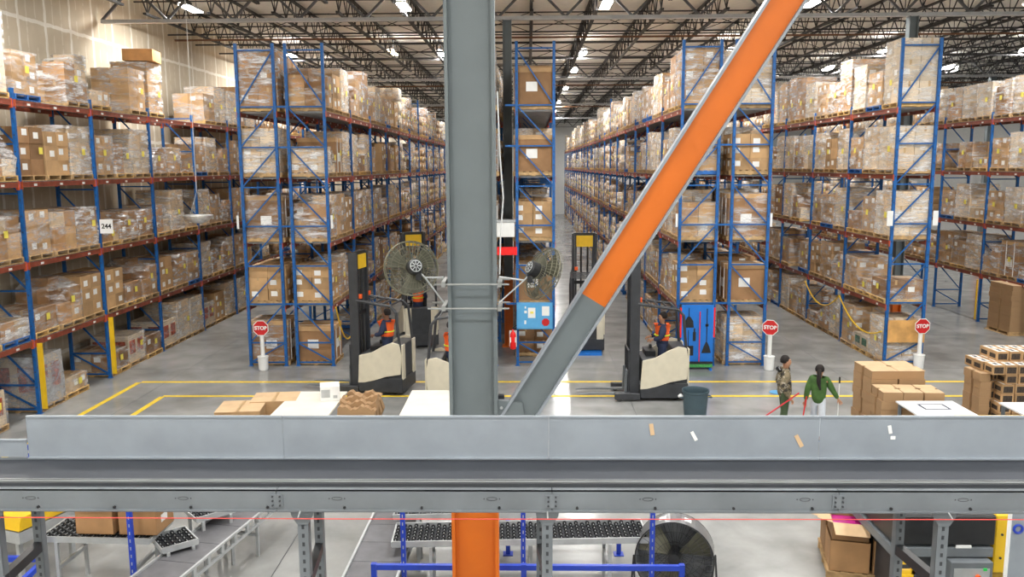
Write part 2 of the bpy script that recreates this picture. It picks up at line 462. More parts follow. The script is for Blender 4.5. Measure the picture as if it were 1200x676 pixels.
for i, x in enumerate(LIGHT_X):
    for j, y in enumerate(LIGHT_Y):
        if i == 5 and y < 20: continue
        vis = y > 20
        lab = 'white high-bay light %s, %s from camera' % (LANE[i], nth[max(0, j - 4)]) if vis else 'white high-bay light %s, row %s' % (LANE[i], nth[j])
        if fx is None:
            fx = fixture_proto(M_lamp); fx.location = (x, y, 10.28); tag(fx, lab, None, 'high-bay lights'); t = fx
        else: t = copy_tree(fx, (x, y, 10.28), 0, lab, 'high-bay lights')
        a = bpy.data.objects.new('high_bay_lamp', la); COL.objects.link(a); a.location = (x, y, 10.25)
t = fixture_proto(M_lampw); t.location = (-5.77, 36.7, 10.28); tag(t, 'warm yellow high-bay light over the double rack left of the column', None, 'high-bay lights')

# ------------------------------------------------------------------ pallet loads
def pallet_mesh(name, matl, W=1.0, D=1.12):
    m = MB()
    for y in (-W / 2 + .03, 0, W / 2 - .03): m.box(-D / 2, D / 2, y - .025, y + .025, .018, .105)
    for k in range(7):
        x = -D / 2 + .05 + k * (D - .1) / 6; m.box(x - .048, x + .048, -W / 2, W / 2, .105, .125)
    for x in (-D / 2 + .06, 0, D / 2 - .06): m.box(x - .05, x + .05, -W / 2, W / 2, 0, .018)
    return m.mesh(name, matl)
PAL = [pallet_mesh('pallet', M_wood), pallet_mesh('pallet', M_wood2), pallet_mesh('pallet', M_blueplt)]
PH = .125
def carton_mesh(x0, x1, y0, y1, z0, z1, cb, rng, rot=0, lab=.5, tape=True):
    m = MB(); g = .006
    cx, cy = (x0 + x1) / 2, (y0 + y1) / 2; hx, hy = (x1 - x0) / 2 - g, (y1 - y0) / 2 - g
    T = Matrix.Translation((cx, cy, 0)) @ Matrix.Rotation(rot, 4, 'Z')
    m.box(-hx, hx, -hy, hy, z0, z1, cb, T)
    if tape:
        h = z1 - z0
        m.box(-.03, .03, -hy - .003, hy + .003, z1, z1 + .002, M_tape, T)
        for s_ in (-1, 1): m.box(-.03, .03, min(s_ * hy, s_ * (hy + .003)), max(s_ * hy, s_ * (hy + .003)), z1 - h * .25, z1, M_tape, T)
        m.box(-hx - .002, -hx, -hy, hy, z0 + h * .985, z1, M_dark, T)
    if rng.random() < lab and z1 - z0 > .2:
        lw, lh = .09, .07; zc = z0 + (z1 - z0) * rng.uniform(.4, .7); yo = rng.uniform(-.3, .3) * hy
        for s_ in (-1, 1):
            a, b_ = sorted((s_ * hx, s_ * (hx + .003))); m.box(a, b_, yo - lw, yo + lw, zc - lh, zc + lh, M_paper, T)
            a, b_ = sorted((s_ * hy, s_ * (hy + .003))); m.box(-lw + .1 * s_, lw + .1 * s_, a, b_, zc - lh, zc + lh, M_paper, T)
    return m.mesh('carton')
def hull_mesh(pts, infl, matl, rng, disp=.02):
    bm = bmesh.new()
    for p in pts: bm.verts.new(p)
    r = bmesh.ops.convex_hull(bm, input=bm.verts[:])
    for g in [v for v in bm.verts if not v.link_faces]: bm.verts.remove(g)
    bmesh.ops.recalc_face_normals(bm, faces=bm.faces)
    bmesh.ops.dissolve_limit(bm, angle_limit=.02, verts=bm.verts, edges=bm.edges)
    bmesh.ops.triangulate(bm, faces=bm.faces)
    bmesh.ops.subdivide_edges(bm, edges=bm.edges[:], cuts=2, use_grid_fill=True)
    bm.normal_update()
    for v in bm.verts:
        n = v.normal.copy(); z = v.co.z
        d = rng.uniform(-.2, 1) * disp
        v.co.x += n.x * (infl + max(0, d)); v.co.y += n.y * (infl + max(0, d)); v.co.z += max(0, n.z) * (infl * .6 + max(0, d) * .7)
        if z < PH + .02: v.co.z = PH - .05
    me = bpy.data.meshes.new('stretch_wrap'); bm.to_mesh(me); bm.free(); me.materials.append(matl)
    return me
PROTOS = {}
DESC = {'T': 'tall white-wrapped load', 't': 'brown film-wrapped load', 'V': 'very tall wrapped load', 'M': 'mixed-carton load in film',
        'L': 'low wrapped carton load', 'S': 'sloping film-draped load', 'U': 'unwrapped brown carton stack', 'G': 'large brown pallet box', 'W': 'film-wrapped printed bin'}
def make_proto(code, seed):
    rng = random.Random(code + str(seed)); parts = []; pts = []
    W, D = .96, 1.05
    def grid(nx, ny, nz, H, cbs, z0=PH, jit=.006, lab=.5, keep=None, off=(0, 0)):
        dz = H / nz
        for k in range(nz):
            for i in range(nx):
                for j in range(ny):
                    if keep and not keep(i, j, k): continue
                    x0 = -D / 2 + i * D / nx + rng.uniform(-jit, jit) * .5; y0 = -W / 2 + j * W / ny + rng.uniform(-jit, jit) * .5
                    b = (x0, x0 + D / nx, y0, y0 + W / ny, z0 + k * dz + .001, z0 + (k + 1) * dz - .002)
                    parts.append(('carton', carton_mesh(*b, rng.choice(cbs), rng, lab=lab)))
                    pts.extend([(x, y, z) for x in b[:2] for y in b[2:4] for z in b[4:]])
    wrapm = None; disp = .02
    c0 = rng.choice(CB[:3])
    if code == 'T': grid(2, 2, rng.choice((2, 3)), rng.uniform(1.0, 1.25), [CB[4], CB[3]], lab=.4); wrapm = W_white
    elif code == 't': grid(2, 2, rng.choice((2, 3)), rng.uniform(.72, 1.15), [c0], lab=.6); wrapm = W_clear
    elif code == 'V':
        grid(2, 2, 3, rng.uniform(1.35, 1.7), [rng.choice(CB[:2] + CB[3:])], lab=.4); wrapm = rng.choice((W_white, W_clear))
    elif code == 'M':
        h = rng.uniform(.4, .55); grid(2, 2, 1, h, CB[:4], lab=.5)
        ii = rng.randrange(2); h2 = rng.uniform(.3, .5)
        grid(2, 2, 1, h2, CB[:4], z0=PH + h, keep=lambda i, j, k: not (i == ii and j == 0), lab=.5)
        if rng.random() < .6: grid(2, 2, 1, .22, CB[:4], z0=PH + h + h2, keep=lambda i, j, k: i != ii and j == 1)
        wrapm = rng.choice((W_clear, W_white)); disp = .035
    elif code == 'L': grid(2, rng.choice((2, 3)), rng.choice((1, 2)), rng.uniform(.32, .6), [c0, CB[3]], lab=.6); wrapm = rng.choice((W_clear, W_white))
    elif code == 'S':
        h = rng.uniform(.25, .4); grid(2, 2, 1, h, [c0, CB[4]]); grid(2, 2, 1, rng.uniform(.35, .5), [c0, CB[3]], z0=PH + h, keep=lambda i, j, k: j == seed % 2)
        wrapm = W_white; disp = .045
    elif code == 'U': grid(2, rng.choice((2, 3)), 3, rng.uniform(.95, 1.25), [c0], jit=.03, lab=.7)
    elif code == 'G':
        H = rng.uniform(.95, 1.2); m = MB(); m.box(-D / 2, D / 2, -W / 2, W / 2, PH, PH + H - .12, c0)
        m.box(-D / 2 - .015, D / 2 + .015, -W / 2 - .015, W / 2 + .015, PH + H - .12, PH + H, CB[1])
        for y in (-.2, .25): m.box(-D / 2 - .02, D / 2 + .02, y - .01, y + .01, PH, PH + H + .003, M_white)
        m.box(-D / 2 - .004, D / 2 + .004, -.16, .16, PH + .3, PH + .55, M_paper); m.box(-.2, .1, -W / 2 - .004, W / 2 + .004, PH + .35, PH + .6, M_paper)
        parts.append(('gaylord_box', m.mesh('gaylord_box')))
        pts = [(x, y, z) for x in (-D / 2, D / 2) for y in (-W / 2, W / 2) for z in (PH, PH + H)]
        if seed % 2: wrapm = W_clear
    elif code == 'W':
        H = (.75, .42, 1.15)[seed % 3]; m = MB(); m.box(-D / 2, D / 2, -W / 2, W / 2, PH, PH + H, CB[4])
        pr = M_prtG if seed % 2 else M_prtR
        for y in (-.26, .22):
            m.box(-D / 2 - .004, D / 2 + .004, y - .17, y + .17, PH + H * .3, PH + H * .8, pr)
        for x in (-.3, .25): m.box(x - .18, x + .18, -W / 2 - .004, W / 2 + .004, PH + H * .3, PH + H * .8, pr)
        parts.append(('printed_bin', m.mesh('printed_bin')))
        pts = [(x, y, z) for x in (-D / 2, D / 2) for y in (-W / 2, W / 2) for z in (PH, PH + H)]
        wrapm = W_grey if seed % 3 == 2 else W_clear; disp = .04
    wr = hull_mesh(pts, .014, wrapm, rng, disp) if wrapm else None
    zt = max(p[2] for p in pts); zs = PH + min(.55, (zt - PH) * .6)
    st = MB(); yo = rng.uniform(-.1, .3)
    low = [p for p in pts if p[2] >= zs - .3]
    ex = max(p[0] for p in pts) + .05
    st.box(ex, ex + .004, yo - .07, yo + .07, zs - .08, zs + .07)
    pal = PAL[2] if (code in 'Lt' and seed == 2) else PAL[1 if rng.random() < .4 else 0]
    sm = st.mesh('yellow_label', M_sticker)
    return dict(pal=pal, parts=parts, wrap=wr, stick=sm, h=zt)
for c, n in (('T', 4), ('t', 4), ('V', 4), ('M', 5), ('L', 4), ('S', 3), ('U', 3), ('G', 3), ('W', 3)):
    for k in range(n): PROTOS[c, k] = make_proto(c, k)
NP = {c: len([1 for q in PROTOS if q[0] == c]) for c, _ in PROTOS}

# rows ------------------------------------------------------------------
BAY = 3.24
LV = [0.0, 1.70, 3.45, 5.22, 6.98]
RD = 1.067
# name, face X, aisle side (+1: aisle to the right), first frame Y, bays, stock strings per level (floor..top), phrase
ROWS = [
 ('A', -11.05, 1, 14.92, 10, ['-W-WL-LWLWTTW', 'LLLLMUULMUM', 'MUMtMMLMMSTL', 'UMSUUTtSTMSL', 'ttVt-ML-tVV-ttT'], 'left wall rack'),
 ('BR', -5.41, 1, 22.73, 22, ['G--', 'UMMUM', 'MtUtMM', 'SGTTLV', 'MUTMtVM'], 'rack left of grey column'),
 ('BL', -7.80, -1, 22.73, 5, ['G--', 'UUM', 'GMM', 'TMM', 'VVT'], 'rack behind left STOP sign'),
 ('CL', -1.93, -1, 22.73, 5, ['---', 'MGU', 'GMM', 'GTM', 'VTT'], 'rack behind grey column'),
 ('CR', 0.731, 1, 22.73, 9, ['-UM', 'GUM', 'UUM', 'GTM', 'GGT'], 'narrow middle rack'),
 ('DL', 4.066, -1, 22.73, 22, ['---LMt', 'UMMtM', 'MTtTM', 'tTtTT', 'VVMtTt'], 'rack behind blue tool board'),
 ('DR', 6.520, 1, 22.73, 7, ['T--', 'GUM', 'GTM', 'UTM', 'TTV'], 'rack beside middle STOP sign'),
 ('E', 9.77, -1, 22.73, 9, ['TWtTMLM', 'LLtMtU', 'TtLTtt', 'TTtTUV', 'VtTVMt'], 'rack with plywood panel'),
 ('F', 15.75, -1, 22.73, 8, ['--------', 'MSMLGM', 'TTMMTt', 'TTMTVt', 'VTVVTM'], 'far right rack'),
]
def frame_zs(top):
    z = [.10, .66, 1.75, 2.81, 3.90, 4.96, 6.03, 7.10]
    return z + [8.57] if top > 8 else z
def post_mesh(h, guard=False):
    m = MB(); m.box(-.038, .038, -.035, .035, 0, h, M_blue)
    m.box(-.065, .065, -.055, .055, 0, .012, M_blue)
    for z in [.25 + .35 * k for k in range(int((h - .4) / .35))]:
        m.box(-.012, .012, -.037, .037, z, z + .035, M_dark); m.box(-.040, .040, -.01, .01, z + .1, z + .135, M_dark)
    return m.mesh('post')
def brace_mesh(h, sgn):
    m = MB(); zs = frame_zs(h); a, b_ = -RD / 2 + .04, RD / 2 - .04
    for z in zs: m.bar((a, 0, z), (b_, 0, z), .038, .038)
    for i, (z0, z1) in enumerate(zip(zs, zs[1:])):
        p, q = ((a, 0, z0), (b_, 0, z1)) if sgn > 0 else ((b_, 0, z0), (a, 0, z1))
        m.bar(p, q, .034, .034)
    return m.mesh('cross_bracing', M_blue)
PM = {h: post_mesh(h) for h in (8.75, 7.22)}
BM_ = {(h, s_): brace_mesh(h, s_) for h in (8.75, 7.22) for s_ in (-1, 1)}
def beam_mesh():
    m = MB(); L_ = BAY - .076
    m.box(-.02, .02, -L_ / 2, L_ / 2, -.115, 0, M_orange); m.box(-.028, -.02, -L_ / 2, L_ / 2, -.03, -.01, M_orange); 
    for s_ in (-1, 1):
        m.box(-.03, .03, s_ * (L_ / 2 - .02) - .02, s_ * (L_ / 2 - .02) + .02, -.17, .03, M_conn)
        m.box(-.046 , -.039, s_ * (L_ / 2 + .038) - .037, s_ * (L_ / 2 + .038) + .037, -.15, .01, M_conn)
    for y in (-1.0, 0, 1.05): m.box(-.0225, .0225, y - .06, y + .06, -.09, -.04, M_paper)
    return m.mesh('beam')
BEAM = beam_mesh()
def deck_mesh():
    m = MB(); L_ = BAY - .12
    for p in range(3):
        y0 = -L_ / 2 + p * L_ / 3 + .02; y1 = y0 + L_ / 3 - .04
        for k in range(11): 
            y = y0 + k * (y1 - y0) / 10; m.box(-RD / 2 + .0, RD / 2 - .0, y - .006, y + .006, -.004, .004)
        for x in (-.42, -.21, 0, .21, .42): m.box(x - .006, x + .006, y0, y1, .003, .007)
        for k in range(3):
            y = y0 + .15 + k * (y1 - y0 - .3) / 2; m.box(-RD / 2 + .02, RD / 2 - .02, y - .035, y + .035, -.035, -.004)
    return m.mesh('wire_deck', M_wire)
DECK = deck_mesh()
LVN = ['floor bay', 'lowest shelf', 'second shelf', 'third shelf', 'top shelf']
rng = random.Random(7); A_TOP = (25.2, 8.4)
slots = []     # every load position: (priority distance, ...)
for name, fx_, side, ys, nb, stock, phrase in ROWS:
    back = fx_ - side * RD; xc = (fx_ + back) / 2
    lab = {'A': 'blue and orange pallet rack along the taped left wall', 'BR': 'right half of the double pallet rack left of the big grey column',
           'BL': 'left half of the double pallet rack standing behind the left STOP sign', 'CL': 'pallet rack mostly hidden behind the big grey column',
           'CR': 'narrow pallet rack end behind the light blue cabinet', 'DL': 'left half of the double pallet rack behind the blue tool board',
           'DR': 'right half of the double pallet rack beside the middle STOP sign', 'E': 'pallet rack with plywood panel and yellow chains',
           'F': 'far right pallet rack beyond the stacked pallet of flat cartons'}[name]
    t = thing('pallet_rack', (xc, ys, 0), lab, 'pallet rack')
    dist0 = 0
    for k in range(nb + 1):
        end = (k == 0 and name != 'A') or (name in ('BR', 'DL') and k == (6 if name == 'BR' else 6))
        h = 8.75 if end else 7.22
        for s_ in (-1, 1):
            o = link('post', PM[h], t, (s_ * (RD / 2 - .038), k * BAY, 0))
        sg = 1 if name in ('BL', 'DL', 'E', 'A') else -1
        if name == 'A': sg = -1
        link('cross_bracing', BM_[h, sg], t, (0, k * BAY, 0))
    beams = [(k, l, s_) for k in range(nb) for l in (1, 2, 3, 4) for s_ in (-1, 1)]
    beams.sort(key=lambda q: (q[0], q[1]))
    rest = MB()
    for q, (k, l, s_) in enumerate(beams):
        loc = (s_ * (RD / 2 - .038), (k + .5) * BAY, LV[l] - .012)
        if q < 100:
            o = link('beam', BEAM, t, loc)
            if s_ > 0: o.rotation_euler = (0, 0, PI)
        else: rest.merge(BEAM, Matrix.Translation(loc) @ Matrix.Rotation(PI if s_ > 0 else 0, 4, 'Z'))
    if rest.v: tag(rest.build('beam', None, t), kind='stuff')
    for k in range(nb):
        for l in (1, 2, 3, 4): link('wire_deck', DECK, t, (0, (k + .5) * BAY, LV[l] - .003))
    if name in ('BR', 'CR', 'DR'):   # flue ties between the two halves of a double rack
        m = MB()
        for z in (1.75, 3.9, 6.03, 7.1): m.bar((-side * RD / 2, 0, z), (-side * (RD / 2 + .32 if name == 'DR' else RD / 2 + .27), 0, z), .04, .05)
        m.build('row_spacer', M_blue, t)
    # stock
    for l in range(5):
        s_str = stock[l].replace(' ', '')
        nslot = nb * 3; i = 0
        for q in range(nslot):
            k, r_ = divmod(q, 3)
            if q < len(s_str): c = s_str[q]
            elif l == 0:
                c = rng.choice('TtMLU-') if name in ('BR', 'DL', 'E', 'A') else '-'
            elif l == 4: c = rng.choice('TTTttVVVMMMU')
            else: c = rng.choice('TTTTttttMMMMSSUULL--')
            if c == '-' or (rng.random() < .04 and q > 9): continue
            if l < 4 and c == 'V': c = 'T'
            v = rng.randrange(NP[c])
            y = ys + k * BAY + .04 + .52 + r_ * (BAY - .08) / 3 + rng.uniform(-.02, .02)
            x = xc - (side * .03) + rng.uniform(-.03, .02)
            i += 1
            ph = '%s, %s, %s, %s from front' % (DESC[c], phrase, LVN[l], nth[min(i - 1, 29)])
            d = math.hypot(x, y)
            if name in ('BL', 'CL', 'CR', 'DR') and q > 0: d += 60 + y
            if name == 'F' and l == 0: continue
            if name == 'F' and y < 23: d += 5
            slots.append((d, c, v, x, y, LV[l] + (.008 if l else 0), (0 if side > 0 else PI) + rng.uniform(-.02, .02), ph, l))
            if name == 'A' and l == 4 and q == 9: A_TOP = (y, LV[4] + .01 + PROTOS[c, v]['h'])
slots.sort(key=lambda s_: s_[0])
NIND = 296
for q, (d, c, v, x, y, z, rz, ph, l) in enumerate(slots[:NIND]):
    p = PROTOS[c, v]
    cat = 'pallet load'
    wds = ph
    t = thing('pallet_load', (x, y, z), wds, cat, rz, 'stocked pallet loads')
    link('pallet', p['pal'], t)
    for nm, me in p['parts']: link(nm, me, t)
    if p['wrap']: link('stretch_wrap', p['wrap'], t)
    if rng.random() < .75: link('yellow_label', p['stick'], t)
# farther loads: one object
far = {}
def farmesh(c, v):
    if (c, v) not in far:
        m = MB(); p = PROTOS[c, v]; m.merge(p['pal'], Matrix())
        for nm, me in p['parts']: m.merge(me, Matrix())
        if p['wrap']: m.merge(p['wrap'], Matrix())
        m.merge(p['stick'], Matrix())
        far[c, v] = m
    return far[c, v]
import numpy as np
V, F3, MI, mats = [], [], [], []
base = 0
LT, LS = [], []
for (d, c, v, x, y, z, rz, ph, l) in slots[NIND:]:
    m = farmesh(c, v)
    if not hasattr(m, 'np'):
        m.np = np.array(m.v); m.ls = np.array([len(f) for f in m.f]); m.lv = np.array([i for f in m.f for i in f])
        for mm in m.mats:
            if mm not in mats: mats.append(mm)
        m.mi_ = np.array([mats.index(m.mats[i]) for i in m.m])
    cs, sn = math.cos(rz), math.sin(rz)
    P = m.np @ np.array([[cs, sn, 0], [-sn, cs, 0], [0, 0, 1]]) + np.array([x, y, z])
    V.append(P); F3.append(m.lv + base); LT.append(m.ls); MI.append(m.mi_); base += len(P)
V = np.concatenate(V).astype(np.float32); LV_ = np.concatenate(F3).astype(np.int32); LT = np.concatenate(LT).astype(np.int32); MI = np.concatenate(MI).astype(np.int32)
me = bpy.data.meshes.new('distant_pallet_loads'); me.vertices.add(len(V)); me.vertices.foreach_set('co', V.ravel())
me.loops.add(len(LV_)); me.loops.foreach_set('vertex_index', LV_)
me.polygons.add(len(LT)); me.polygons.foreach_set('loop_start', np.concatenate([[0], np.cumsum(LT)[:-1]]).astype(np.int32)); me.polygons.foreach_set('loop_total', LT)
for mm in mats: me.materials.append(mm)
me.polygons.foreach_set('material_index', MI); me.update(calc_edges=True)
tag(link('distant_pallet_loads', me), 'wrapped and boxed pallet loads filling the racks towards the far end', 'pallet loads', None, 'stuff')
#PART2
# ------------------------------------------------------------------ signs and fittings on the racks
def placard(loc, body, label, w_=.34, h_=.36, axis='y', size=.17):
    t = thing('aisle_sign', loc, label, 'sign')
    m = MB(); m.box(-w_ / 2, w_ / 2, -.004, .004, -h_ / 2, h_ / 2); m.build('panel', M_white, t)
    if body: lettering(body, size, M_black, t, (0, -.007, 0), bold=.004, name='digits')
    if axis == 'x': t.rotation_euler = (0, 0, PI / 2)
    return t
placard((-10.84, 21.30, 4.02), '244', 'white aisle sign reading 244 on a left wall rack post')
placard((-7.93, 22.72, 4.02), None, 'blank white edge-on aisle plate on left end post behind the left STOP sign', .06, .36)
placard((-5.35, 22.72, 4.02), None, 'white edge-on aisle plate on the rack end left of the left fan', .06, .36)
placard((4.02, 22.72, 4.02), None, 'white edge-on aisle plate on the rack end above the blue tool board', .06, .36)
placard((6.56, 22.72, 4.02), None, 'white edge-on aisle plate above the middle STOP sign', .06, .36)
placard((9.72, 22.68, 4.05), None, 'white aisle plate on left post of the rack with plywood panel', .16, .40)
placard((10.95, 22.72, 4.05), None, 'white aisle plate on right post of the rack with plywood panel', .14, .40)
for k, (y, side_) in enumerate(((18.16, 'nearest'), (21.40, 'second'))):
    m = MB(); m.box(-10.99, -10.93, y + .04, y + .07, .1, 1.62); m.box(-11.05, -10.99, y + .035, y + .05, .1, 1.62)
    tag(m.build('post_guard', M_yel), 'tall yellow guard strip on the %s full post of the left wall rack' % side_, 'post guard', 'yellow post guards')
def stop_sign(x, y, label, h=1.05, rz=0.0):
    t = thing('stop_sign', (x, y, 0), label, 'stop sign', rz)
    m = MB(); m.lathe([(.11, 0), (.125, .02), (.14, .36), (.15, .37), (.15, .39), (.13, .39)], n=24); m.build('bucket', M_white, t, smooth=False)
    m = MB(); m.tube([(0, 0, .1), (0, 0, h)], .055, n=16); m.build('stand_pipe', M_white, t)
    m = MB(); oc = lambda r: [(r * math.cos(PI / 8 + k * PI / 4), h + .13 + r * math.sin(PI / 8 + k * PI / 4)) for k in range(8)]
    m.prism(oc(.225), 'y', -.075, -.068, M_white); m.prism(oc(.205), 'y', -.079, -.075, M_red); m.build('octagon_panel', None, t)
    lettering('STOP', .138, M_white, t, (0, -.083, h + .13), bold=.005)
    return t
stop_sign(-7.27, 22.25, 'red STOP sign on white bucket stand in front of the left double rack')
stop_sign(6.50, 22.2, 'red STOP sign on white bucket stand nearest the walking people', rz=-.35)
stop_sign(10.58, 22.35, 'red STOP sign on white bucket stand before the plywood panel', rz=.1)
m = MB(); m.box(9.82, 10.82, 22.62, 22.64, .66, 1.28)
tag(m.build('plywood_panel', M_ply), 'sheet of plywood fixed across the rack end behind a STOP sign', 'plywood sheet')
def chain(a, b, sag, label):
    a = Vector(a); b = Vector(b); pts = [a.lerp(b, u / 14) - Vector((0, 0, sag * 4 * (u / 14) * (1 - u / 14))) for u in range(15)]
    m = MB(); m.tube(pts, .022, n=6)
    tag(m.build('yellow_chain', M_yel), label, 'chain')
chain((9.70, 29.2, 1.45), (9.70, 25.97, 1.45), .55, 'sagging yellow chain across the farther floor bay of the plywood-panelled rack')
chain((9.70, 25.97, 1.45), (9.70, 22.75, .95), .45, 'sagging yellow chain across the nearest floor bay of the plywood-panelled rack')
chain((-5.34, 22.78, 1.65), (-5.34, 25.9, 1.65), 1.2, 'long yellow chain hanging in a loop from the rack left of the column')
m = MB(); m.box(15.62, 15.66, 29.13, 29.17, .1, 1.5)
tag(m.build('post_guard', M_yel), 'tall yellow guard strip on a post of the far right rack', 'post guard')
# hanging dome mirror
t = thing('dome_mirror', (-8.85, 22.3, 4.25), 'silver dome mirror hung by chains from a long ceiling cable', 'mirror')
m = MB(); m.lathe([(.39, .0), (.385, -.03), (.33, -.11), (.22, -.18), (.10, -.22), (.01, -.225)], n=28); m.build('dome', mat('mirror_chrome', (.9, .9, .88), .28, .7, var=.3, scale=8), t, smooth=True)
m = MB()
for k in range(3): a = k * 2 * PI / 3 + .3; m.tube([(.35 * math.cos(a), .35 * math.sin(a), 0), (0, 0, .62)], .006, n=4)
m.build('chain', M_galv, t)
m = MB(); m.tube([(0, 0, .62), (0, 0, 5.85)], .008, n=4); m.build('cable', M_white, t)
# loose orange carton on the tall white load
t = thing('carton', (-11.4, A_TOP[0], A_TOP[1] + .03), 'loose orange-brown carton lying on top of a tall load, left wall rack', 'carton', .15)
m = MB(); m.box(-.42, .42, -.45, .45, 0, .34); m.build('body', cardboard('carton_orange', (.66, .34, .13)), t, bevel=.01)
m = MB(); m.box(-.03, .03, -.452, .452, .34, .343); m.build('tape', M_tape, t)
# ------------------------------------------------------------------ cabinet, extinguisher, tool board, banners
t = thing('control_cabinet', (.17, 22.45, 1.08), 'light blue cabinet with taped papers at the end of the narrow middle rack', 'cabinet')
m = MB(); m.box(-.49, .49, 0, .22, 0, .72); m.build('body', M_bluepnl, t, bevel=.01)
m = MB(); m.box(-.47, .47, -.015, 0, .03, .69); dd = m.build('door', M_bluepnl, t)
m = MB(); m.box(-.18, 0.02, -.019, -.015, .32, .60); m.box(.20, .40, -.019, -.015, .38, .64); m.box(-.28, -.21, -.019, -.015, .45, .52); m.box(-.28, -.23, -.019, -.015, .15, .25); m.box(-.27, -.23, -.019, -.015, .58, .64); m.build('paper', M_paper, dd)
m = MB(); m.box(-.12, -.03, -.022, -.019, .44, .5); m.build('yellow_label', M_sticker, dd)
m = MB(); m.prism([(.30 + .11 * math.cos(PI / 8 + k * PI / 4), .20 + .11 * math.sin(PI / 8 + k * PI / 4)) for k in range(8)], 'y', -.022, -.015); m.build('red_plate', M_red, dd)
t = thing('fire_extinguisher', (-.42, 22.35, .55), 'red fire extinguisher hung below the light blue cabinet', 'fire extinguisher')
m = MB(); m.lathe([(.05, 0), (.075, .02), (.08, .06), (.08, .40), (.06, .46), (.025, .5), (.025, .55)], n=20); m.build('cylinder', M_brightred, t, smooth=True)
m = MB(); m.box(-.02, .09, -.02, .02, .55, .60); m.bar((0, 0, .6), (.1, 0, .66), .02, .02); m.build('handle', M_black, t)
m = MB(); m.box(-.085, .085, -.06, -.045, .2, .34); m.box(-.1, .1, .07, .12, .05, .5); m.build('label_plate', M_paper, t)
t = thing('hanging_banner', (-.50, 22.50, 3.23), 'bright red banner on the rack end just right of the big grey column', 'banner')
m = MB(); m.box(-.34, .20, -.03, 0, -.11, .11); m.build('panel', M_brightred, t)
t = thing('utility_box', (-.50, 22.45, 3.62), 'white box with pale lid fixed to the rack end above the red banner', 'box')
m = MB(); m.box(-.34, .14, -.2, .12, 0, .40); m.build('body', M_white, t, bevel=.015)
m = MB(); m.box(-.36, .16, -.22, .13, .40, .46); m.build('lid', M_galv, t)
t = thing('tool_board', (4.57, 22.3, .03), 'bright blue tool shadow board with red sides and black tool outlines', 'tool board')
m = MB(); m.box(-.43, .43, 0, .06, .02, 1.74); m.build('board', M_bluebrd, t)
for s_ in (-1, 1):
    m = MB(); a, b_ = sorted((s_ * .43, s_ * .47)); m.box(a, b_, -.005, .07, .85, 1.66); m.build('red_side_strip', M_brightred, t)
def outline_part(nm, boxes, matl=M_black):
    m = MB()
    for b_ in boxes: m.box(b_[0], b_[1], -.008, 0, b_[2], b_[3])
    return m
m = outline_part('', [(-.245, -.225, 1.42, 1.66)]); m.prism([(-.36, 1.12), (-.10, 1.12), (-.12, 1.30), (-.20, 1.42), (-.27, 1.42), (-.34, 1.30)], 'y', -.008, 0); m.build('dustpan_outline', M_black, t)
m = outline_part('', [(-.25, -.23, .62, 1.05), (-.36, -.10, .35, .62)]); m.build('shovel_outline', M_black, t)
m = outline_part('', [(-.12, -.04, .75, 1.0), (-.10, -.06, 1.0, 1.1)]); m.build('brush_outline', M_black, t)
m = outline_part('', [(.24, .265, .70, 1.64), (.21, .295, 1.15, 1.22)]); m.prism([(.12, .42), (.38, .42), (.33, .6), (.27, .72), (.23, .72), (.18, .6)], 'y', -.008, 0); m.build('broom_outline', M_black, t)
m = MB()
for s_ in (-1, 1): m.box(s_ * .35 - .03, s_ * .35 + .03, -.2, .28, -.03, .02)
m.build('foot', M_bluebrd, t)
t = thing('push_broom', (4.62, 22.24, .1), 'push broom with red handle and green bristles hung on the blue board', 'broom')
m = MB(); m.tube([(0, 0, .12), (0, 0, 1.5)], .014, n=8); m.build('handle', M_brightred, t)
m = MB(); m.box(-.36, .36, -.03, .03, .06, .12); hb = m.build('head', M_black, t)
m = MB(); m.box(-.36, .36, -.035, .035, -.03, .06); m.build('bristles', mat('green_bristle', (.06, .30, .08), .9, var=.4, scale=30), hb)

# ------------------------------------------------------------------ building columns
def w_section(m, x, y, z0, z1, W, D, tf, tw, matl):
    m.box(x - W / 2, x - W / 2 + tf, y - D / 2, y + D / 2, z0, z1, matl)
    m.box(x + W / 2 - tf, x + W / 2, y - D / 2, y + D / 2, z0, z1, matl)
    m.box(x - W / 2 + tf, x + W / 2 - tf, y - tw / 2, y + tw / 2, z0, z1, matl)
ci = 0
for (x, y) in ((-.60, 25.3), (11.15, 25.3), (22.9, 25.3), (-.60, 42.7), (11.15, 42.7), (22.9, 42.7), (-.60, 60.1), (11.15, 60.1), (-.60, 77.5), (11.15, 77.5)):
    row = {25.3: 'nearest row', 42.7: 'second row', 60.1: 'third row', 77.5: 'farthest row'}[y]
    lab = 'grey steel building column with orange base, %s, %s' % (row, {-.60: 'behind the big foreground column', 11.15: 'behind the plywood-panelled rack', 22.9: 'beyond the far right rack'}[x])
    t = thing('steel_column', (x, y, 0), lab, 'column', group='building columns')
    m = MB(); w_section(m, 0, 0, 2.07, GZ0, .26, .26, .02, .02, None); m.build('upper_shaft', M_colgrey, t)
    m = MB(); w_section(m, 0, 0, 0, 2.07, .26, .26, .02, .02, None); m.box(-.2, .2, -.2, .2, 0, .03); m.build('orange_shaft', M_colorange, t)
t = thing('steel_column', (-.535, 7.95, 0), 'big grey foreground steel column with orange lower shaft behind the conveyor', 'column')
m = MB(); w_section(m, 0, 0, 2.12, ZC - .02, .465, .18, .032, .02, None); m.build('upper_shaft', M_colgrey, t)
m = MB(); w_section(m, 0, 0, 0, 2.12, .465, .18, .032, .02, None); m.box(-.35, .35, -.25, .25, 0, .04); m.build('orange_shaft', M_colorange, t)
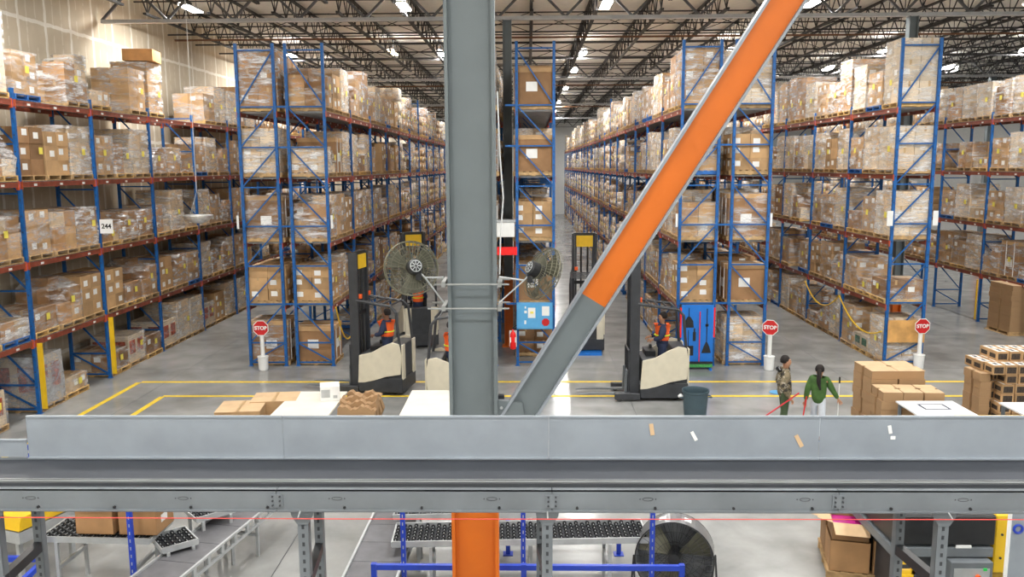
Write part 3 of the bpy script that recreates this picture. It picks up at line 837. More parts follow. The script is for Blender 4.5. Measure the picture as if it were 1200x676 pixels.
m = MB(); m.tube([(-.70, 7.935, 6.15), (-.60, 7.932, 6.20), (-.52, 7.932, 6.22), (-.50, 7.932, 6.16), (-.52, 7.932, 6.02)], .004, n=4); m.build('scratch', M_dark, t)
# diagonal brace
P0 = Vector((-.22, 7.95, 2.88)); P1 = Vector((4.47, 7.95, 10.35)); dr = (P1 - P0).normalized()
Mb = Matrix.Translation(P0) @ Matrix.Rotation(math.atan2(dr.x, dr.z), 4, 'Y')
Lb = (P1 - P0).length; cut = (4.22 - P0.z) / dr.z
t = thing('diagonal_brace', (0, 0, 0), 'diagonal steel brace rising to the right, orange above and grey at the foot', 'brace')
def brace_seg(z0, z1, mw, name):
    m = MB(); W, D = .265, .12
    m.box(-W / 2, W / 2, -.01, .01, z0, z1, mw, Mb)
    m.build(name, None, t)
brace_seg(0, cut, M_colgrey, 'grey_web'); brace_seg(cut, Lb, M_colorange, 'orange_web')
for s_ in (-1, 1):
    m = MB(); a, b_ = sorted((s_ * .1325, s_ * .158)); m.box(a, b_, -.065, .065, 0, Lb, M_guard, Mb); m.build('flange', None, t)  # pale grey over the full length stands in for light reflecting off the flanges
m = MB(); m.prism([(-.30, 2.80), (-.02, 2.80), (-.06, 3.22), (-.30, 3.24)], 'y', 7.90, 7.925, M_colgrey)
for k in range(2): m.lathe([(.012, 0), (.016, .02)], n=6, M=Matrix.Translation((-.265, 7.90, 3.05 + .12 * k)) @ Matrix.Rotation(PI / 2, 4, 'X'), mat=M_galv)
m.build('gusset_plate', None, t)
M_galvl = mat('zinc_rod', (.30, .31, .30), .4, .4)
# ------------------------------------------------------------------ column fans
M_cage = mat('fan_cage_wire', (.16, .155, .11), .5, .5, var=.2)
M_blade = mat('fan_blade', (.10, .10, .07), .55, .2, var=.15)
def cage_fan(loc, normal, label, R_=.27, armto=None):
    t = thing('wall_fan', loc, label, 'fan')
    q = Vector(normal).normalized().to_track_quat('Z', 'Y').to_matrix().to_4x4()
    m = MB()
    for r_, z in ((R_, 0), (R_ * .99, .035), (R_ * .99, -.035), (R_ * .8, .055), (R_ * .8, -.055), (R_ * .55, .068), (R_ * .55, -.068), (R_ * .3, .075), (R_ * .3, -.075)):
        m.tube([q @ Vector((r_ * math.cos(a * PI / 16), r_ * math.sin(a * PI / 16), z)) for a in range(32)], .0034 if r_ < R_ else .0065, n=5, closed=True)
    for k in range(40):
        a = k * 2 * PI / 40
        for s_ in (-1, 1):
            m.tube([q @ Vector((r_ * math.cos(a + s_ * .25 * (1 - r_ / R_)), r_ * math.sin(a + s_ * .25 * (1 - r_ / R_)), s_ * z)) for r_, z in ((.05, .076), (R_ * .55, .069), (R_ * .8, .056), (R_, .0))], .0027, n=4)
    m.build('cage', M_cage, t)
    for k in range(3):
        m = MB(); n_ = 8; vs = []; fs = []
        for i in range(n_ + 1):
            a = k * 2 * PI / 3 + i / n_ * 1.0
            for j, r_ in enumerate((.045, .14, .235)):
                vs.append(q @ Vector((r_ * math.cos(a), r_ * math.sin(a), (i / n_ - .5) * .06)))
        for s_ in (0, 1):
            off = s_ * len(vs)
        vs2 = [v + q.to_3x3() @ Vector((0, 0, .004)) for v in vs]; N_ = len(vs)
        for i in range(n_):
            for j in range(2):
                a0 = i * 3 + j; fs.append((a0, a0 + 1, a0 + 4, a0 + 3)); fs.append((N_ + a0, N_ + a0 + 3, N_ + a0 + 4, N_ + a0 + 1))
        m.add(vs + vs2, fs); m.build('blade', M_blade, t)
    m = MB(); m.lathe([(.03, -.02), (.06, .02), (.07, .03), (.07, .15), (.056, .165), (.02, .17)], n=20, M=q); mot = m.build('motor', M_black, t)
    m = MB(); 
    for k in range(8):
        a = k * PI / 4; m.tube([q @ Vector((.012 * math.cos(a), .012 * math.sin(a), .175)), q @ Vector((.05 * math.cos(a), .05 * math.sin(a), .168))], .004, n=4)
    m.tube([q @ Vector((.052 * math.cos(a * PI / 8), .052 * math.sin(a * PI / 8), .169)) for a in range(16)], .004, n=4, closed=True); m.build('motor_grille', M_galv, mot)
    sx = 1 if armto[0] > loc[0] else -1
    m = MB(); b0 = q @ Vector((0, 0, .1)); e1 = Vector(armto) - Vector(loc)
    m.tube([b0, b0 + Vector((sx * .10, 0, -.10)), e1 + Vector((0, 0, 0))], .009, n=6)
    m.tube([b0 + Vector((sx * .10, 0, -.10)), e1 + Vector((0, 0, -.24))], .008, n=6); m.build('bracket_arm', M_galv, t)
    m = MB(); m.box(min(0, sx * .05) + b0.x + sx * .02, max(0, sx * .05) + b0.x + sx * .02, b0.y - .03, b0.y + .03, b0.z - .12, b0.z - .03); m.build('bracket_head', M_black, t)
cage_fan((-1.09, 7.72, 4.56), (.38, -.9, .25), 'round caged fan left of the big grey column, motor facing the camera', .255, (-.80, 7.78, 4.47))
cage_fan((.14, 7.78, 4.50), (-.78, -.42, .42), 'round caged fan right of the big grey column, turned partly away', .255, (-.27, 7.78, 4.47))
m = MB()
for z in (4.40, 4.17):
    m.tube([(-.95, 7.77, z), (-.18, 7.77, z)], .009, n=8)
    m.tube([(-.95, 8.13, z), (-.18, 8.13, z)], .009, n=8)
    for x in (-.80, -.27): m.box(x - .018, x + .018, 7.76, 8.14, z - .025, z + .025)
tag(m.build('fan_clamp', M_galvl), 'threaded rods and clamps holding the two fans to the grey column', 'clamp')
m = MB(); m.tube([(-.29, 8.12, 6.2), (-.27, 8.13, 5.6), (-.24, 8.13, 5.2), (-.27, 8.13, 4.8), (-.28, 8.13, 4.45)], .008, n=6)
tag(m.build('power_cord', M_white), 'pale cord running down the right side of the grey column', 'cord')

# ------------------------------------------------------------------ foreground belt conveyor
t = thing('belt_conveyor', (0, 0, 0), 'long grey belt conveyor crossing the whole foreground with a raised side guard', 'conveyor')
XA, XB_ = -4.6, 4.6
seams = [-3.02, -1.47, .12, 1.72, 3.05, 4.6]
for a, b_ in zip(seams, seams[1:]):
    m = MB(); m.box(a + .002, b_ - .002, 4.80, 4.806, 3.775, 4.028); m.box(a + .002, b_ - .002, 4.795, 4.812, 4.020, 4.032)
    m.box(a + .002, b_ - .002, 4.78, 4.806, 3.770, 3.778)
    m.box(a, a + .003, 4.798, 4.80, 3.78, 4.03, M_dark)
    m.mats = [M_guard] + [x for x in m.mats if x]; 
    m.build('side_guard', None, t)
m = MB(); m.box(XA, -3.03, 4.80, 4.806, 3.775, 3.88); m.box(XA, -3.03, 4.795, 4.812, 3.875, 3.885); m.build('low_side_guard', M_guard, t)
m = MB(); m.box(XA, XB_, 4.38, 4.795, 3.752, 3.762); m.build('belt', M_belt, t)
m = MB(); m.box(XA, XB_, 4.365, 4.378, 3.745, 3.800); m.box(XA, XB_, 4.362, 4.385, 3.794, 3.800); m.build('slider_lip', M_galv, t)
m = MB(); m.box(XA, XB_, 4.345, 4.36, 3.735, 3.79); m.build('recess', M_dark, t)
cs = [-4.6, -1.37, .125, 1.66, 4.6]
for a, b_ in zip(cs, cs[1:]):
    m = MB(); m.box(a + .002, b_ - .002, 4.300, 4.306, 3.66, 3.77); m.box(a + .002, b_ - .002, 4.30, 4.345, 3.763, 3.77); m.box(a + .002, b_ - .002, 4.285, 4.345, 3.652, 3.66); m.build('side_channel', M_galvd, t)
for x in cs[1:-1]:
    m = MB(); m.box(x - .035, x + .035, 4.294, 4.300, 3.672, 3.745, M_galvd)
    for dx in (-.02, .02):
        for z in (3.685, 3.71, 3.735): m.lathe([(.006, 0), (.006, .006)], n=6, M=Matrix.Translation((x + dx, 4.294, z)) @ Matrix.Rotation(PI / 2, 4, 'X'), mat=M_dark)
    m.build('splice_plate', M_galv, t)
m = MB()
for k in range(16):
    x = -3.1 + k * .42; m.lathe([(.008, 0), (.008, .008)], n=8, M=Matrix.Translation((x, 4.30, 3.672)) @ Matrix.Rotation(PI / 2, 4, 'X')); 
m.build('bolt_row', M_black, t)
for k in range(8):
    x = -2.72 + k * .84; m = MB()
    m.tube([(x + .028 * math.cos(a * PI / 8), 4.2985, 3.722 + .009 * math.sin(a * PI / 8)) for a in range(16)], .0016, n=4, closed=True)
    m.box(x - .045, x - .039, 4.298, 4.30, 3.719, 3.725); m.box(x + .039, x + .045, 4.298, 4.30, 3.719, 3.725); tag(m.build('stamped_oval', M_dark, t), kind=None)
m = MB(); m.box(XA, XB_, 4.40, 4.79, 3.60, 3.61); m.box(XA, XB_, 4.786, 4.794, 3.60, 3.775); m.build('return_pan', M_galvd, t)
# supports
def leg(x, y, wid, near, ztop):
    m = MB(); h = wid / 2
    m.box(x - h, x + h, y - .003, y + .003, 0.01, ztop); m.box(x - h, x - h + .006, y, y + .05, 0.01, ztop); m.box(x + h - .006, x + h, y, y + .05, 0.01, ztop)
    for k in range(70): z = ztop - .12 - k * .05; m.box(x - .007, x + .007, y - .005, y - .003, z, z + .022, M_dark)
    m.mats = [M_galvd, M_dark] if len(m.mats) else m.mats
    m.m = [0 if i < 18 else 1 for i in range(len(m.f))]
    if near: m.prism([(x - .065, ztop), (x + .065, ztop), (x + .06, ztop - .04), (x + .03, ztop - .09), (x - .03, ztop - .09), (x - .06, ztop - .04)], 'y', y - .010, y - .004, M_galvd)
    m.box(x - .08, x + .08, y - .05, y + .08, 0, .012, M_galvd)
    m.build('support_leg', None, t)
for x in (-2.96, -1.24, .10, 2.24, 4.1):
    leg(x, 4.33, .058, True, 3.655)
    leg(x - .03, 4.76, .05, False, 3.60)
    m = MB(); m.bar((x + .01, 4.34, 3.22), (x - .03, 4.76, 3.22), .045, .06); m.build('cross_tie', M_black, t)
m = MB(); m.tube([(XA, 4.24, 3.640), (-1, 4.24, 3.632), (1.5, 4.24, 3.636), (XB_, 4.24, 3.642)], .0028, n=6)
tag(m.build('pull_cord', mat('red_cord', (.65, .06, .05), .5, var=0)), 'thin red emergency pull cord strung along under the conveyor', 'cord')
m = MB()
for x in (-4.2, -2.96, -1.24, .10, 2.24, 4.1): m.tube([(x, 4.24, 3.638), (x, 4.285, 3.655)], .004, n=6)
tag(m.build('cord_hooks', M_galv), 'small hooks holding the red cord to the conveyor edge', 'hooks', kind='stuff')
# chips and scraps of tape on the guard
for q, (x, z, w_, h_, a, c) in enumerate(((.73, 3.95, .012, .07, .15, M_tan), (1.60, 3.88, .012, .08, .5, M_tan), (2.15, 3.9, .014, .02, 0, M_paper), (2.13, 3.95, .01, .05, .2, M_paper), (3.02, 3.95, .012, .05, .1, M_tan), (.98, 3.91, .01, .06, .5, M_paper))):
    m = MB(); m.box(-w_, w_, -.003, 0, -h_ / 2, h_ / 2); o = m.build('tape_scrap', c); o.location = (x, 4.7985, z); o.rotation_euler = (0, -a, 0)
    tag(o, '%s tape scrap stuck on the conveyor side guard, %s from left' % ('tan' if c is M_tan else 'white', nth[(0, 2, 4, 3, 5, 1)[q]]), 'tape scrap', 'tape scraps on the guard')

# ------------------------------------------------------------------ skate-wheel and belt conveyors below
M_skate = mat('black_skate_wheel', (.02, .022, .025), .3, var=.1)
def skate_table(loc, rz, L_, W_, label, tilt=0.0):
    t = thing('skate_wheel_conveyor', loc, label, 'conveyor', rz); t.rotation_euler = (0, tilt, rz)
    for s_ in (-1, 1):
        m = MB(); m.box(-L_ / 2, L_ / 2, s_ * W_ / 2 - .008, s_ * W_ / 2 + .008, -.05, .03); m.build('side_rail', M_galv, t)
    for s_ in (-1, 1):
        m = MB(); m.box(s_ * L_ / 2 - .01, s_ * L_ / 2 + .01, -W_ / 2, W_ / 2, -.04, .015); m.build('end_rail', M_galv, t)
    m = MB(); nr = int(L_ / .075); nw = max(3, int(W_ / .09))
    for i in range(nr):
        x = -L_ / 2 + (i + .5) * L_ / nr
        m.box(x - .004, x + .004, -W_ / 2, W_ / 2, -.004, .004, M_galv)
        for j in range(nw):
            y = -W_ / 2 + (j + .5 + (.25 if i % 2 else -.25)) * W_ / nw
            m.lathe([(.012, -.012), (.027, -.010), (.027, .010), (.012, .012)], n=8, M=Matrix.Translation((x, y, 0)) @ Matrix.Rotation(PI / 2, 4, 'X'), mat=M_skate)
            m.lathe([(.009, -.0135), (.009, .0135)], n=6, M=Matrix.Translation((x, y, 0)) @ Matrix.Rotation(PI / 2, 4, 'X'), mat=M_galv)
    tag(m.build('wheel_bed', None, t), kind='stuff')
    m = MB(); m.box(-L_ / 2, L_ / 2, -W_ / 2, W_ / 2, -.05, -.045); m.build('under_pan', M_dark, t)
    for sx in (-.35, .35):
        m = MB()
        for s_ in (-1, 1): m.box(sx * L_ - .02, sx * L_ + .02, s_ * W_ / 2 - .02, s_ * W_ / 2 + .02, -loc[2] + .0, -.05)
        m.box(sx * L_ - .02, sx * L_ + .02, -W_ / 2, W_ / 2, -.42, -.37); m.build('stand', M_galv, t)
    return t
skate_table((-5.55, 10.33, .80), -.04, 1.45, .62, 'skate wheel conveyor table holding two open cartons, lower left')
skate_table((-4.62, 10.22, .72), .70, .45, .50, 'short skate wheel section between the carton table and the grey belt conveyor')
skate_table((-4.45, 11.0, .80), .75, .55, .5, 'small skate wheel section behind the two cartons at lower left')
skate_table((-.12, 10.28, .80), .045, 3.25, .56, 'long skate wheel conveyor behind the orange column base, nearer strip')
skate_table((-.75, 11.0, .80), .045, 2.2, .40, 'skate wheel conveyor strip farther back, mostly hidden under the foreground conveyor')
def small_belt(p0, p1, wid, z, label):
    p0 = Vector((*p0, 0)); p1 = Vector((*p1, 0)); L_ = (p1 - p0).length; d = p1 - p0; rz = math.atan2(d.y, d.x)
    t = thing('belt_conveyor', (p0.x, p0.y, z), label, 'conveyor', rz)
    m = MB(); m.box(0, L_, -wid / 2, wid / 2, -.02, 0)
    for k in range(int(L_ / .55)): m.box(.3 + k * .55, .308 + k * .55, -wid / 2, wid / 2, 0, .002, M_dark)
    m.mats = [M_beltg, M_dark]; m.m = [0] * 6 + [1] * (len(m.f) - 6); m.build('belt', None, t)
    for s_ in (-1, 1):
        m = MB(); a, b_ = sorted((s_ * wid / 2, s_ * (wid / 2 + .03))); m.box(a, b_, 0, 0, 0, 0) if 0 else None
        m.box(0, L_, a, b_, -.14, -.10); m.box(0, L_, a, b_, 0, .03)
        n_ = int(L_ / .3)
        for k in range(n_ + 1): x = k * L_ / n_; m.box(max(0, x - .03), min(L_, x + .03), a, b_, -.10, 0)
        m.build('side_frame', M_galv, t)
    for x in (.25 * L_, .75 * L_):
        m = MB()
        for s_ in (-1, 1): m.box(x - .02, x + .02, s_ * wid / 2 - .02 * s_ - .02, s_ * wid / 2 - .02 * s_ + .02, -z, -.02)
        m.box(x - .02, x + .02, -wid / 2, wid / 2, -z * .5, -z * .5 + .04); m.build('stand', M_galv, t)
    return t
small_belt((-4.65, 8.4), (-3.95, 12.2), .56, .62, 'grey belt conveyor running away from the camera, right of the two cartons')
small_belt((-1.92, 8.4), (-1.86, 12.2), .62, .62, 'grey belt conveyor running away from the camera, left of the orange column base')
def open_carton(loc, sx, sy, h, rz, label, flaps=(1, 1, 1, 1), inner=None, name='open_carton'):
    t = thing(name, loc, label, 'carton', rz)
    m = MB(); tk = .006; cb = CB[0]
    m.box(-sx / 2, sx / 2, -sy / 2, sy / 2, 0, tk); m.box(-sx / 2, sx / 2, -sy / 2, -sy / 2 + tk, 0, h); m.box(-sx / 2, sx / 2, sy / 2 - tk, sy / 2, 0, h)
    m.box(-sx / 2, -sx / 2 + tk, -sy / 2, sy / 2, 0, h); m.box(sx / 2 - tk, sx / 2, -sy / 2, sy / 2, 0, h); m.build('body', cb, t)
    fl = min(sx, sy) * .42; dirs = (((0, -1), sx, sy), ((0, 1), sx, sy), ((-1, 0), sy, sx), ((1, 0), sy, sx))
    for on, ((dx, dy), len_, oth) in zip(flaps, dirs):
        if not on: continue
        e = Vector((dx * sx / 2, dy * sy / 2, h)); out = Vector((dx, dy, .25 if on == 1 else -.6)).normalized() * fl; al = Vector((abs(dy), abs(dx), 0)) * len_ / 2
        a, b_ = e - al, e + al; c, d = e + al * .92 + out, e - al * .92 + out; n = out.cross(al).normalized() * .005
        m = MB(); m.add([a, b_, c, d, a + n, b_ + n, c + n, d + n], [(0, 1, 2, 3), (7, 6, 5, 4), (0, 4, 5, 1), (1, 5, 6, 2), (2, 6, 7, 3), (3, 7, 4, 0)]); m.build('flap', M_tan, t)
    m = MB(); m.box(sx / 2, sx / 2 + .003, -.1, .06, h * .3, h * .55); m.build('white_label', M_paper, t)
    if inner: m = MB(); m.box(-sx / 2 + .02, sx / 2 - .02, -sy / 2 + .02, sy / 2 - .02, tk, h * .7); m.build('contents', inner, t)
    return t
open_carton((-5.58, 10.33, .835), .50, .46, .40, -.05, 'open brown carton on the skate wheel table, the left one of two')
open_carton((-5.01, 10.31, .835), .50, .46, .40, -.05, 'open brown carton on the skate wheel table, the right one of two')

# blue workstation rails
def blue_frame(pts, posts, z, y, label, name='guard_rail'):
    t = thing(name, (0, 0, 0), label, 'guard rail')
    m = MB()
    for a, b_ in pts: m.bar(a, b_, .05, .06)
    m.build('rail', M_blue2, t)
    for (x, yy, zt) in posts:
        m = MB(); m.box(x - .03, x + .03, yy - .03, yy + .03, 0, zt); m.box(x - .07, x + .07, yy - .07, yy + .07, 0, .012)
        m.build('post', M_blue2, t)
    return t
blue_frame([((-1.80, 9.0, .96), (1.74, 9.0, .96))], [(-1.78, 9.0, 1.0), (-.06, 9.0, 1.0), (1.74, 9.0, 1.0)], 0, 9, 'bright blue horizontal guard rail in front of the orange column base')
blue_frame([((-6.6, 9.0, 1.04), (-5.62, 9.0, 1.04)), ((-5.62, 9.0, 1.0), (-5.55, 8.0, 1.0))], [(-5.60, 9.0, 1.08), (-5.60, 8.0, 1.05)], 0, 9, 'bright blue guard rail corner at the lower left edge')
blue_frame([((-.3, 11.3, .42), (1.30, 11.3, .42))], [(1.28, 11.3, .5), (-.3, 11.3, .5)], 0, 9, 'low blue rail on the floor behind the skate wheel conveyor')
for x, yy, zt, lab in ((-1.53, 9.6, 2.1, 'blue perforated upright at the left end of the long skate wheel conveyor'), (-.07, 9.6, 2.1, 'blue perforated upright just right of the orange column base'),
                       (1.49, 9.6, 2.1, 'blue perforated upright in front of the big drum fan'), (-6.22, 9.9, 2.1, 'blue upright at the far lower left beside the yellow cover'), (-4.95, 9.75, 2.1, 'blue upright in front of the right open carton')):
    m = MB(); m.box(x - .028, x + .028, yy - .028, yy + .028, 0, zt); m.box(x - .07, x + .07, yy - .07, yy + .07, 0, .012)
    for k in range(18): m.box(x - .006, x + .006, yy - .030, yy - .028, .3 + .1 * k, .34 + .1 * k, M_galv)
    m.mats = [M_blue2, M_galv]; m.m = [0] * 12 + [1] * (len(m.f) - 12)
    tag(m.build('blue_upright', None), lab, 'post', 'blue workstation uprights')
t = thing('chute', (-6.95, 10.9, 0), 'yellow covered chute at the lower left edge', 'chute', -.35)
m = MB(); m.prism([(-.5, .78), (.5, .78), (.46, .95), (-.46, .95)], 'x', -1.6, .45); m.build('cover', M_yel, t)
m = MB(); m.box(-1.6, .45, -.5, .5, .60, .76); m.build('frame', M_galv, t)
m = MB(); [m.box(x - .03, x + .03, y - .03, y + .03, 0, .6) for x in (-1.3, .3) for y in (-.4, .4)]; m.build('legs', M_galv, t)

# ------------------------------------------------------------------ drum fan
t = thing('drum_fan', (1.86, 10.12, .0), 'large black drum fan on the floor behind the blue rail', 'fan')
q = Matrix.Translation((0, 0, .57)) @ Vector((-.20, -1, .04)).normalized().to_track_quat('Z', 'Y').to_matrix().to_4x4()
RF = .48
M_drum = mat('drum_steel', (.26, .27, .28), .3, .5)
m = MB(); m.lathe([(RF, -.17), (RF + .015, -.17), (RF + .015, .17), (RF, .17), (RF - .004, .165), (RF - .004, -.165), (RF, -.17)], n=48, M=q); m.build('drum', M_drum, t, smooth=False)
m = MB()
for z in (-.17, .17):
    for r_ in (RF + .01, RF * .78, RF * .5, RF * .22): m.tube([q @ Vector((r_ * math.cos(a * PI / 20), r_ * math.sin(a * PI / 20), z)) for a in range(40)], .009 if r_ > RF else .003, n=5, closed=True)
    for k in range(36):
        a = k * PI / 18; m.tube([q @ Vector((.07 * math.cos(a), .07 * math.sin(a), z + .01)), q @ Vector((RF * math.cos(a + .12), RF * math.sin(a + .12), z))], .0028, n=4)
m.build('wire_guard', M_black, t)
for k in range(3):
    m = MB(); vs = []; fs = []
    for i in range(7):
        a = k * 2 * PI / 3 + i * .15
        for r_ in (.07, .26, .45): vs.append(q @ Vector((r_ * math.cos(a), r_ * math.sin(a), (i - 3) * .02)))
    N_ = len(vs); vs += [v + Vector((0, .005, 0)) for v in vs]
    for i in range(6):
        for j in range(2): a0 = i * 3 + j; fs += [(a0, a0 + 1, a0 + 4, a0 + 3), (N_ + a0, N_ + a0 + 3, N_ + a0 + 4, N_ + a0 + 1)]
    m.add(vs, fs); m.build('blade', M_cage, t)
m = MB(); m.lathe([(.03, .18), (.08, .17), (.085, .0), (.085, -.12), (.03, -.13)], n=20, M=q); m.build('motor_hub', M_black, t)
for s_, a in ((1, 1.9), (1, 1.25)):
    m = MB(); pts = []
    for i in range(5):
        b_ = a + (i - 2) * .045
        for z in (-.06, .06): pts.append(q @ Vector(((RF + .018) * math.cos(b_), (RF + .018) * math.sin(b_), z)))
    m.add(pts, [(2 * i, 2 * i + 2, 2 * i + 3, 2 * i + 1) for i in range(4)]); m.build('white_sticker', M_paper, t)
m = MB()
for s_ in (-1, 1): m.tube([(s_ * (RF + .04), -.2, .04), (s_ * (RF + .04), 0, .56), (s_ * (RF + .04), .2, .04)], .014, n=6)
m.tube([(-RF - .04, -.2, .04), (RF + .04, -.2, .04)], .014, n=6); m.tube([(-RF - .04, .2, .04), (RF + .04, .2, .04)], .014, n=6); m.build('stand', M_black, t)
for s_ in (-1, 1):
    m = MB(); m.lathe([(.02, -.02), (.04, -.02), (.04, .02), (.02, .02)], n=12, M=Matrix.Translation((s_ * (RF + .04), .2, .04)) @ Matrix.Rotation(PI / 2, 4, 'Y')); m.build('wheel', M_rubber, t)

# ------------------------------------------------------------------ cartons and machine at lower right
t = thing('pallet', (4.62, 10.95, 0), 'wooden pallet under the open cartons at lower right', 'pallet', -.22)
m = MB()
for y in (-.45, 0, .45): m.box(-.55, .55, y - .03, y + .03, .018, .12)
for k in range(7): m.box(-.55 + k * .17, -.45 + k * .17, -.52, .52, .12, .14)
for x in (-.48, 0, .48): m.box(x - .05, x + .05, -.52, .52, 0, .018)
m.build('deck', M_wood, t)
cR = Matrix.Translation((4.62, 10.95, 0)) @ Matrix.Rotation(-.22, 4, 'Z')
def onp(x, y, z): return tuple(cR @ Vector((x, y, z)))
open_carton(onp(-.27, -.25, .142), .5, .5, .42, -.22, 'brown carton on the lower right pallet, bottom layer nearest the camera', (0, 0, 0, 0), CB[1], 'carton')
open_carton(onp(.27, -.25, .142), .5, .5, .46, -.22, 'brown carton on the lower right pallet, bottom layer beside the black machine', (0, 0, 0, 0), CB[1], 'carton')
open_carton(onp(-.27, .27, .142), .5, .5, .50, -.22, 'brown carton at the back left of the lower right pallet', (0, 0, 1, 0), CB[1])
open_carton(onp(.27, .27, .142), .5, .5, .44, -.22, 'brown carton at the back right of the lower right pallet', (0, 0, 0, 0), CB[1], 'carton')
open_carton(onp(-.27, -.25, .565), .46, .46, .24, -.22, 'open carton with magenta film inside on top of the lower right pallet', (2, 1, 1, 1), M_glass)
t = thing('packing_machine', (5.15, 10.2, 0), 'black packing machine beside the yellow housing at lower right', 'machine', .0)
m = MB(); m.box(-.75, .45, -.6, .9, .95, 1.33); m.build('hood', M_black, t, bevel=.02)
m = MB(); m.box(-.55, .25, -.35, .7, 1.33, 1.345); m.build('top_panel', M_dark, t)
m = MB(); m.box(-.78, .42, -.62, .95, .82, .93); m.build('lower_rail', M_galvd, t)
m = MB(); m.box(-.6, .4, -.5, .85, .0, .82); m.build('base', M_dark, t)
m = MB(); m.box(-.12, .38, -.72, -.5, .25, .80); m.build('control_box', M_galvd, t, bevel=.008)
m = MB(); m.box(-.08, .34, -.727, -.72, .3, .72); m.build('control_door', M_galv, t)
m = MB(); m.lathe([(.03, 0), (.03, .03)], n=14, M=Matrix.Translation((.2, -.727, .62)) @ Matrix.Rotation(PI / 2, 4, 'X')); m.build('orange_button', M_orng, t)
m = MB(); m.box(.26, .3, -.74, -.727, .70, .73); m.build('green_lamp', mat('green_lamp', (.02, .6, .1), .3, var=0), t)
m = MB(); m.box(-.02, .16, -.62, -.60, .93, .96); m.build('plate', M_white, t)
t = thing('yellow_housing', (6.15, 10.25, 0), 'yellow machine housing between the black machine and grey panel', 'machine')
m = MB(); m.box(-.5, .5, -.55, 1.2, .55, 1.30); m.build('shell', M_yel, t, bevel=.015)
m = MB(); m.box(-.48, .48, -.5, 1.15, 0, .55); m.build('base', mat('ochre_base', (.40, .24, .02), .6), t)
for z in (.75, 1.05): 
    m = MB(); m.lathe([(.015, 0), (.015, .012)], n=8, M=Matrix.Translation((-.42, -.55, z)) @ Matrix.Rotation(PI / 2, 4, 'X')); m.build('bolt', M_dark, t)
for x in (-.15, .1):
    m = MB(); m.box(x, x + .02, -.3, 1.0, 1.30, 1.33); m.build('rib', M_yel, t)
t = thing('equipment_panel', (4.93, 8.2, 0), 'grey cabinet panel with blue lettering at the right edge', 'cabinet')
m = MB(); m.box(0, .9, 0, .05, .0, 2.1); m.build('body', M_guard, t)
m = MB(); m.box(-.012, 0, -.004, .05, 0, 2.1); m.build('edge_trim', M_white, t)
lettering('S', .17, M_blue2, t, (.205, -.006, 1.70), bold=.006)
m = MB(); m.tube([(.07 + .042 * math.cos(a * PI / 12), -.005, 1.80 + .042 * math.sin(a * PI / 12)) for a in range(24)], .013, n=6, closed=True); m.build('ring_emblem', M_blue2, t)
for x, z, lab in ((4.22, .95, 'yellow plastic handle block left of the grey control box'), (4.75, .62, 'yellow plastic handle block below the control box')):
    t = thing('handle_block', (x, 8.9, 0), lab, 'handle')
    m = MB(); m.box(-.1, .1, -.02, .02, z, z + .05); m.box(-.1, .1, -.02, .02, z + .12, z + .17); m.box(-.1, -.06, -.02, .02, z, z + .17); m.box(.06, .1, -.02, .02, z, z + .17); m.box(-.08, .08, -.03, .03, z - .15, z); m.build('grip', M_yel, t)
    m = MB(); m.box(-.02, .02, -.02, .02, 0, z - .15); m.build('stem', M_galv, t)

# ------------------------------------------------------------------ packing tables and carton stacks in mid ground
def table(x0, x1, y0, y1, z, matl, label, tilt=None):
    t = thing('packing_table', ((x0 + x1) / 2, (y0 + y1) / 2, 0), label, 'table'); a, b_ = (x1 - x0) / 2, (y1 - y0) / 2
    m = MB(); m.box(-a, a, -b_, b_, z - .03, z); m.build('tabletop', matl, t)
    for sx in (-1, 1):
        for sy in (-1, 1): m = MB(); m.box(sx * (a - .06) - .025, sx * (a - .06) + .025, sy * (b_ - .06) - .025, sy * (b_ - .06) + .025, 0, z - .03); m.build('leg', M_galvd, t)
    m = MB(); m.box(-a + .06, a - .06, b_ - .08, b_ - .05, z - .12, z - .04); m.box(-a + .06, a - .06, -b_ + .05, -b_ + .08, z - .12, z - .04); m.build('apron', M_galvd, t)
    return t
table(-4.85, -3.75, 14.6, 16.75, .90, M_top, 'packing table with pale top left of the stacked brown sheets')
table(-2.42, -1.15, 14.6, 16.85, .90, M_top, 'packing table with stained pale top just left of the grey column')
t = table(7.20, 8.30, 14.9, 16.05, .90, M_whitebrd, 'white-topped table with a blue tape rectangle, right of the people')
m = MB()
for b_ in ((-.25, .25, .30, .34), (-.25, .25, -.02, .02), (-.25, -.21, -.02, .34), (.21, .25, -.02, .34)): m.box(b_[0], b_[1], b_[2], b_[3], .90, .902)
m.build('tape_rectangle', M_navy, t)
table(9.15, 10.4, 14.9, 15.95, .90, M_whitebrd, 'white-topped table at the right edge below the pile of small cartons')
t = thing('roller_conveyor', (8.45, 14.95, 0), 'roller conveyor section with yellow side rail behind the guard sheet', 'conveyor')
m = MB(); m.box(-.68, .75, -.06, -.02, .85, .95); m.build('side_rail', M_yel, t)
m = MB(); m.box(-.68, .75, -.62, -.58, .85, .95); m.build('side_rail', M_yel, t)
for k in range(16): m = MB(); m.tube([(-.62 + k * .088, -.57, .91), (-.62 + k * .088, -.07, .91)], .025, n=8); m.build('roller', M_galv, t)
m = MB(); [m.box(x - .02, x + .02, y - .02, y + .02, 0, .85) for x in (-.6, .65) for y in (-.6, -.04)]; m.box(-.6, .65, -.34, -.30, .3, .34); m.box(-.62, -.58, -.6, -.04, .3, .34); m.box(.63, .67, -.6, -.04, .3, .34); m.build('stand', M_galvd, t)
t = thing('carton', (-3.98, 16.2, .90), 'white box on the corner of the pale-topped packing table', 'box', .25)
m = MB(); m.box(-.19, .19, -.19, .19, 0, .30); m.build('body', M_white, t, bevel=.004)
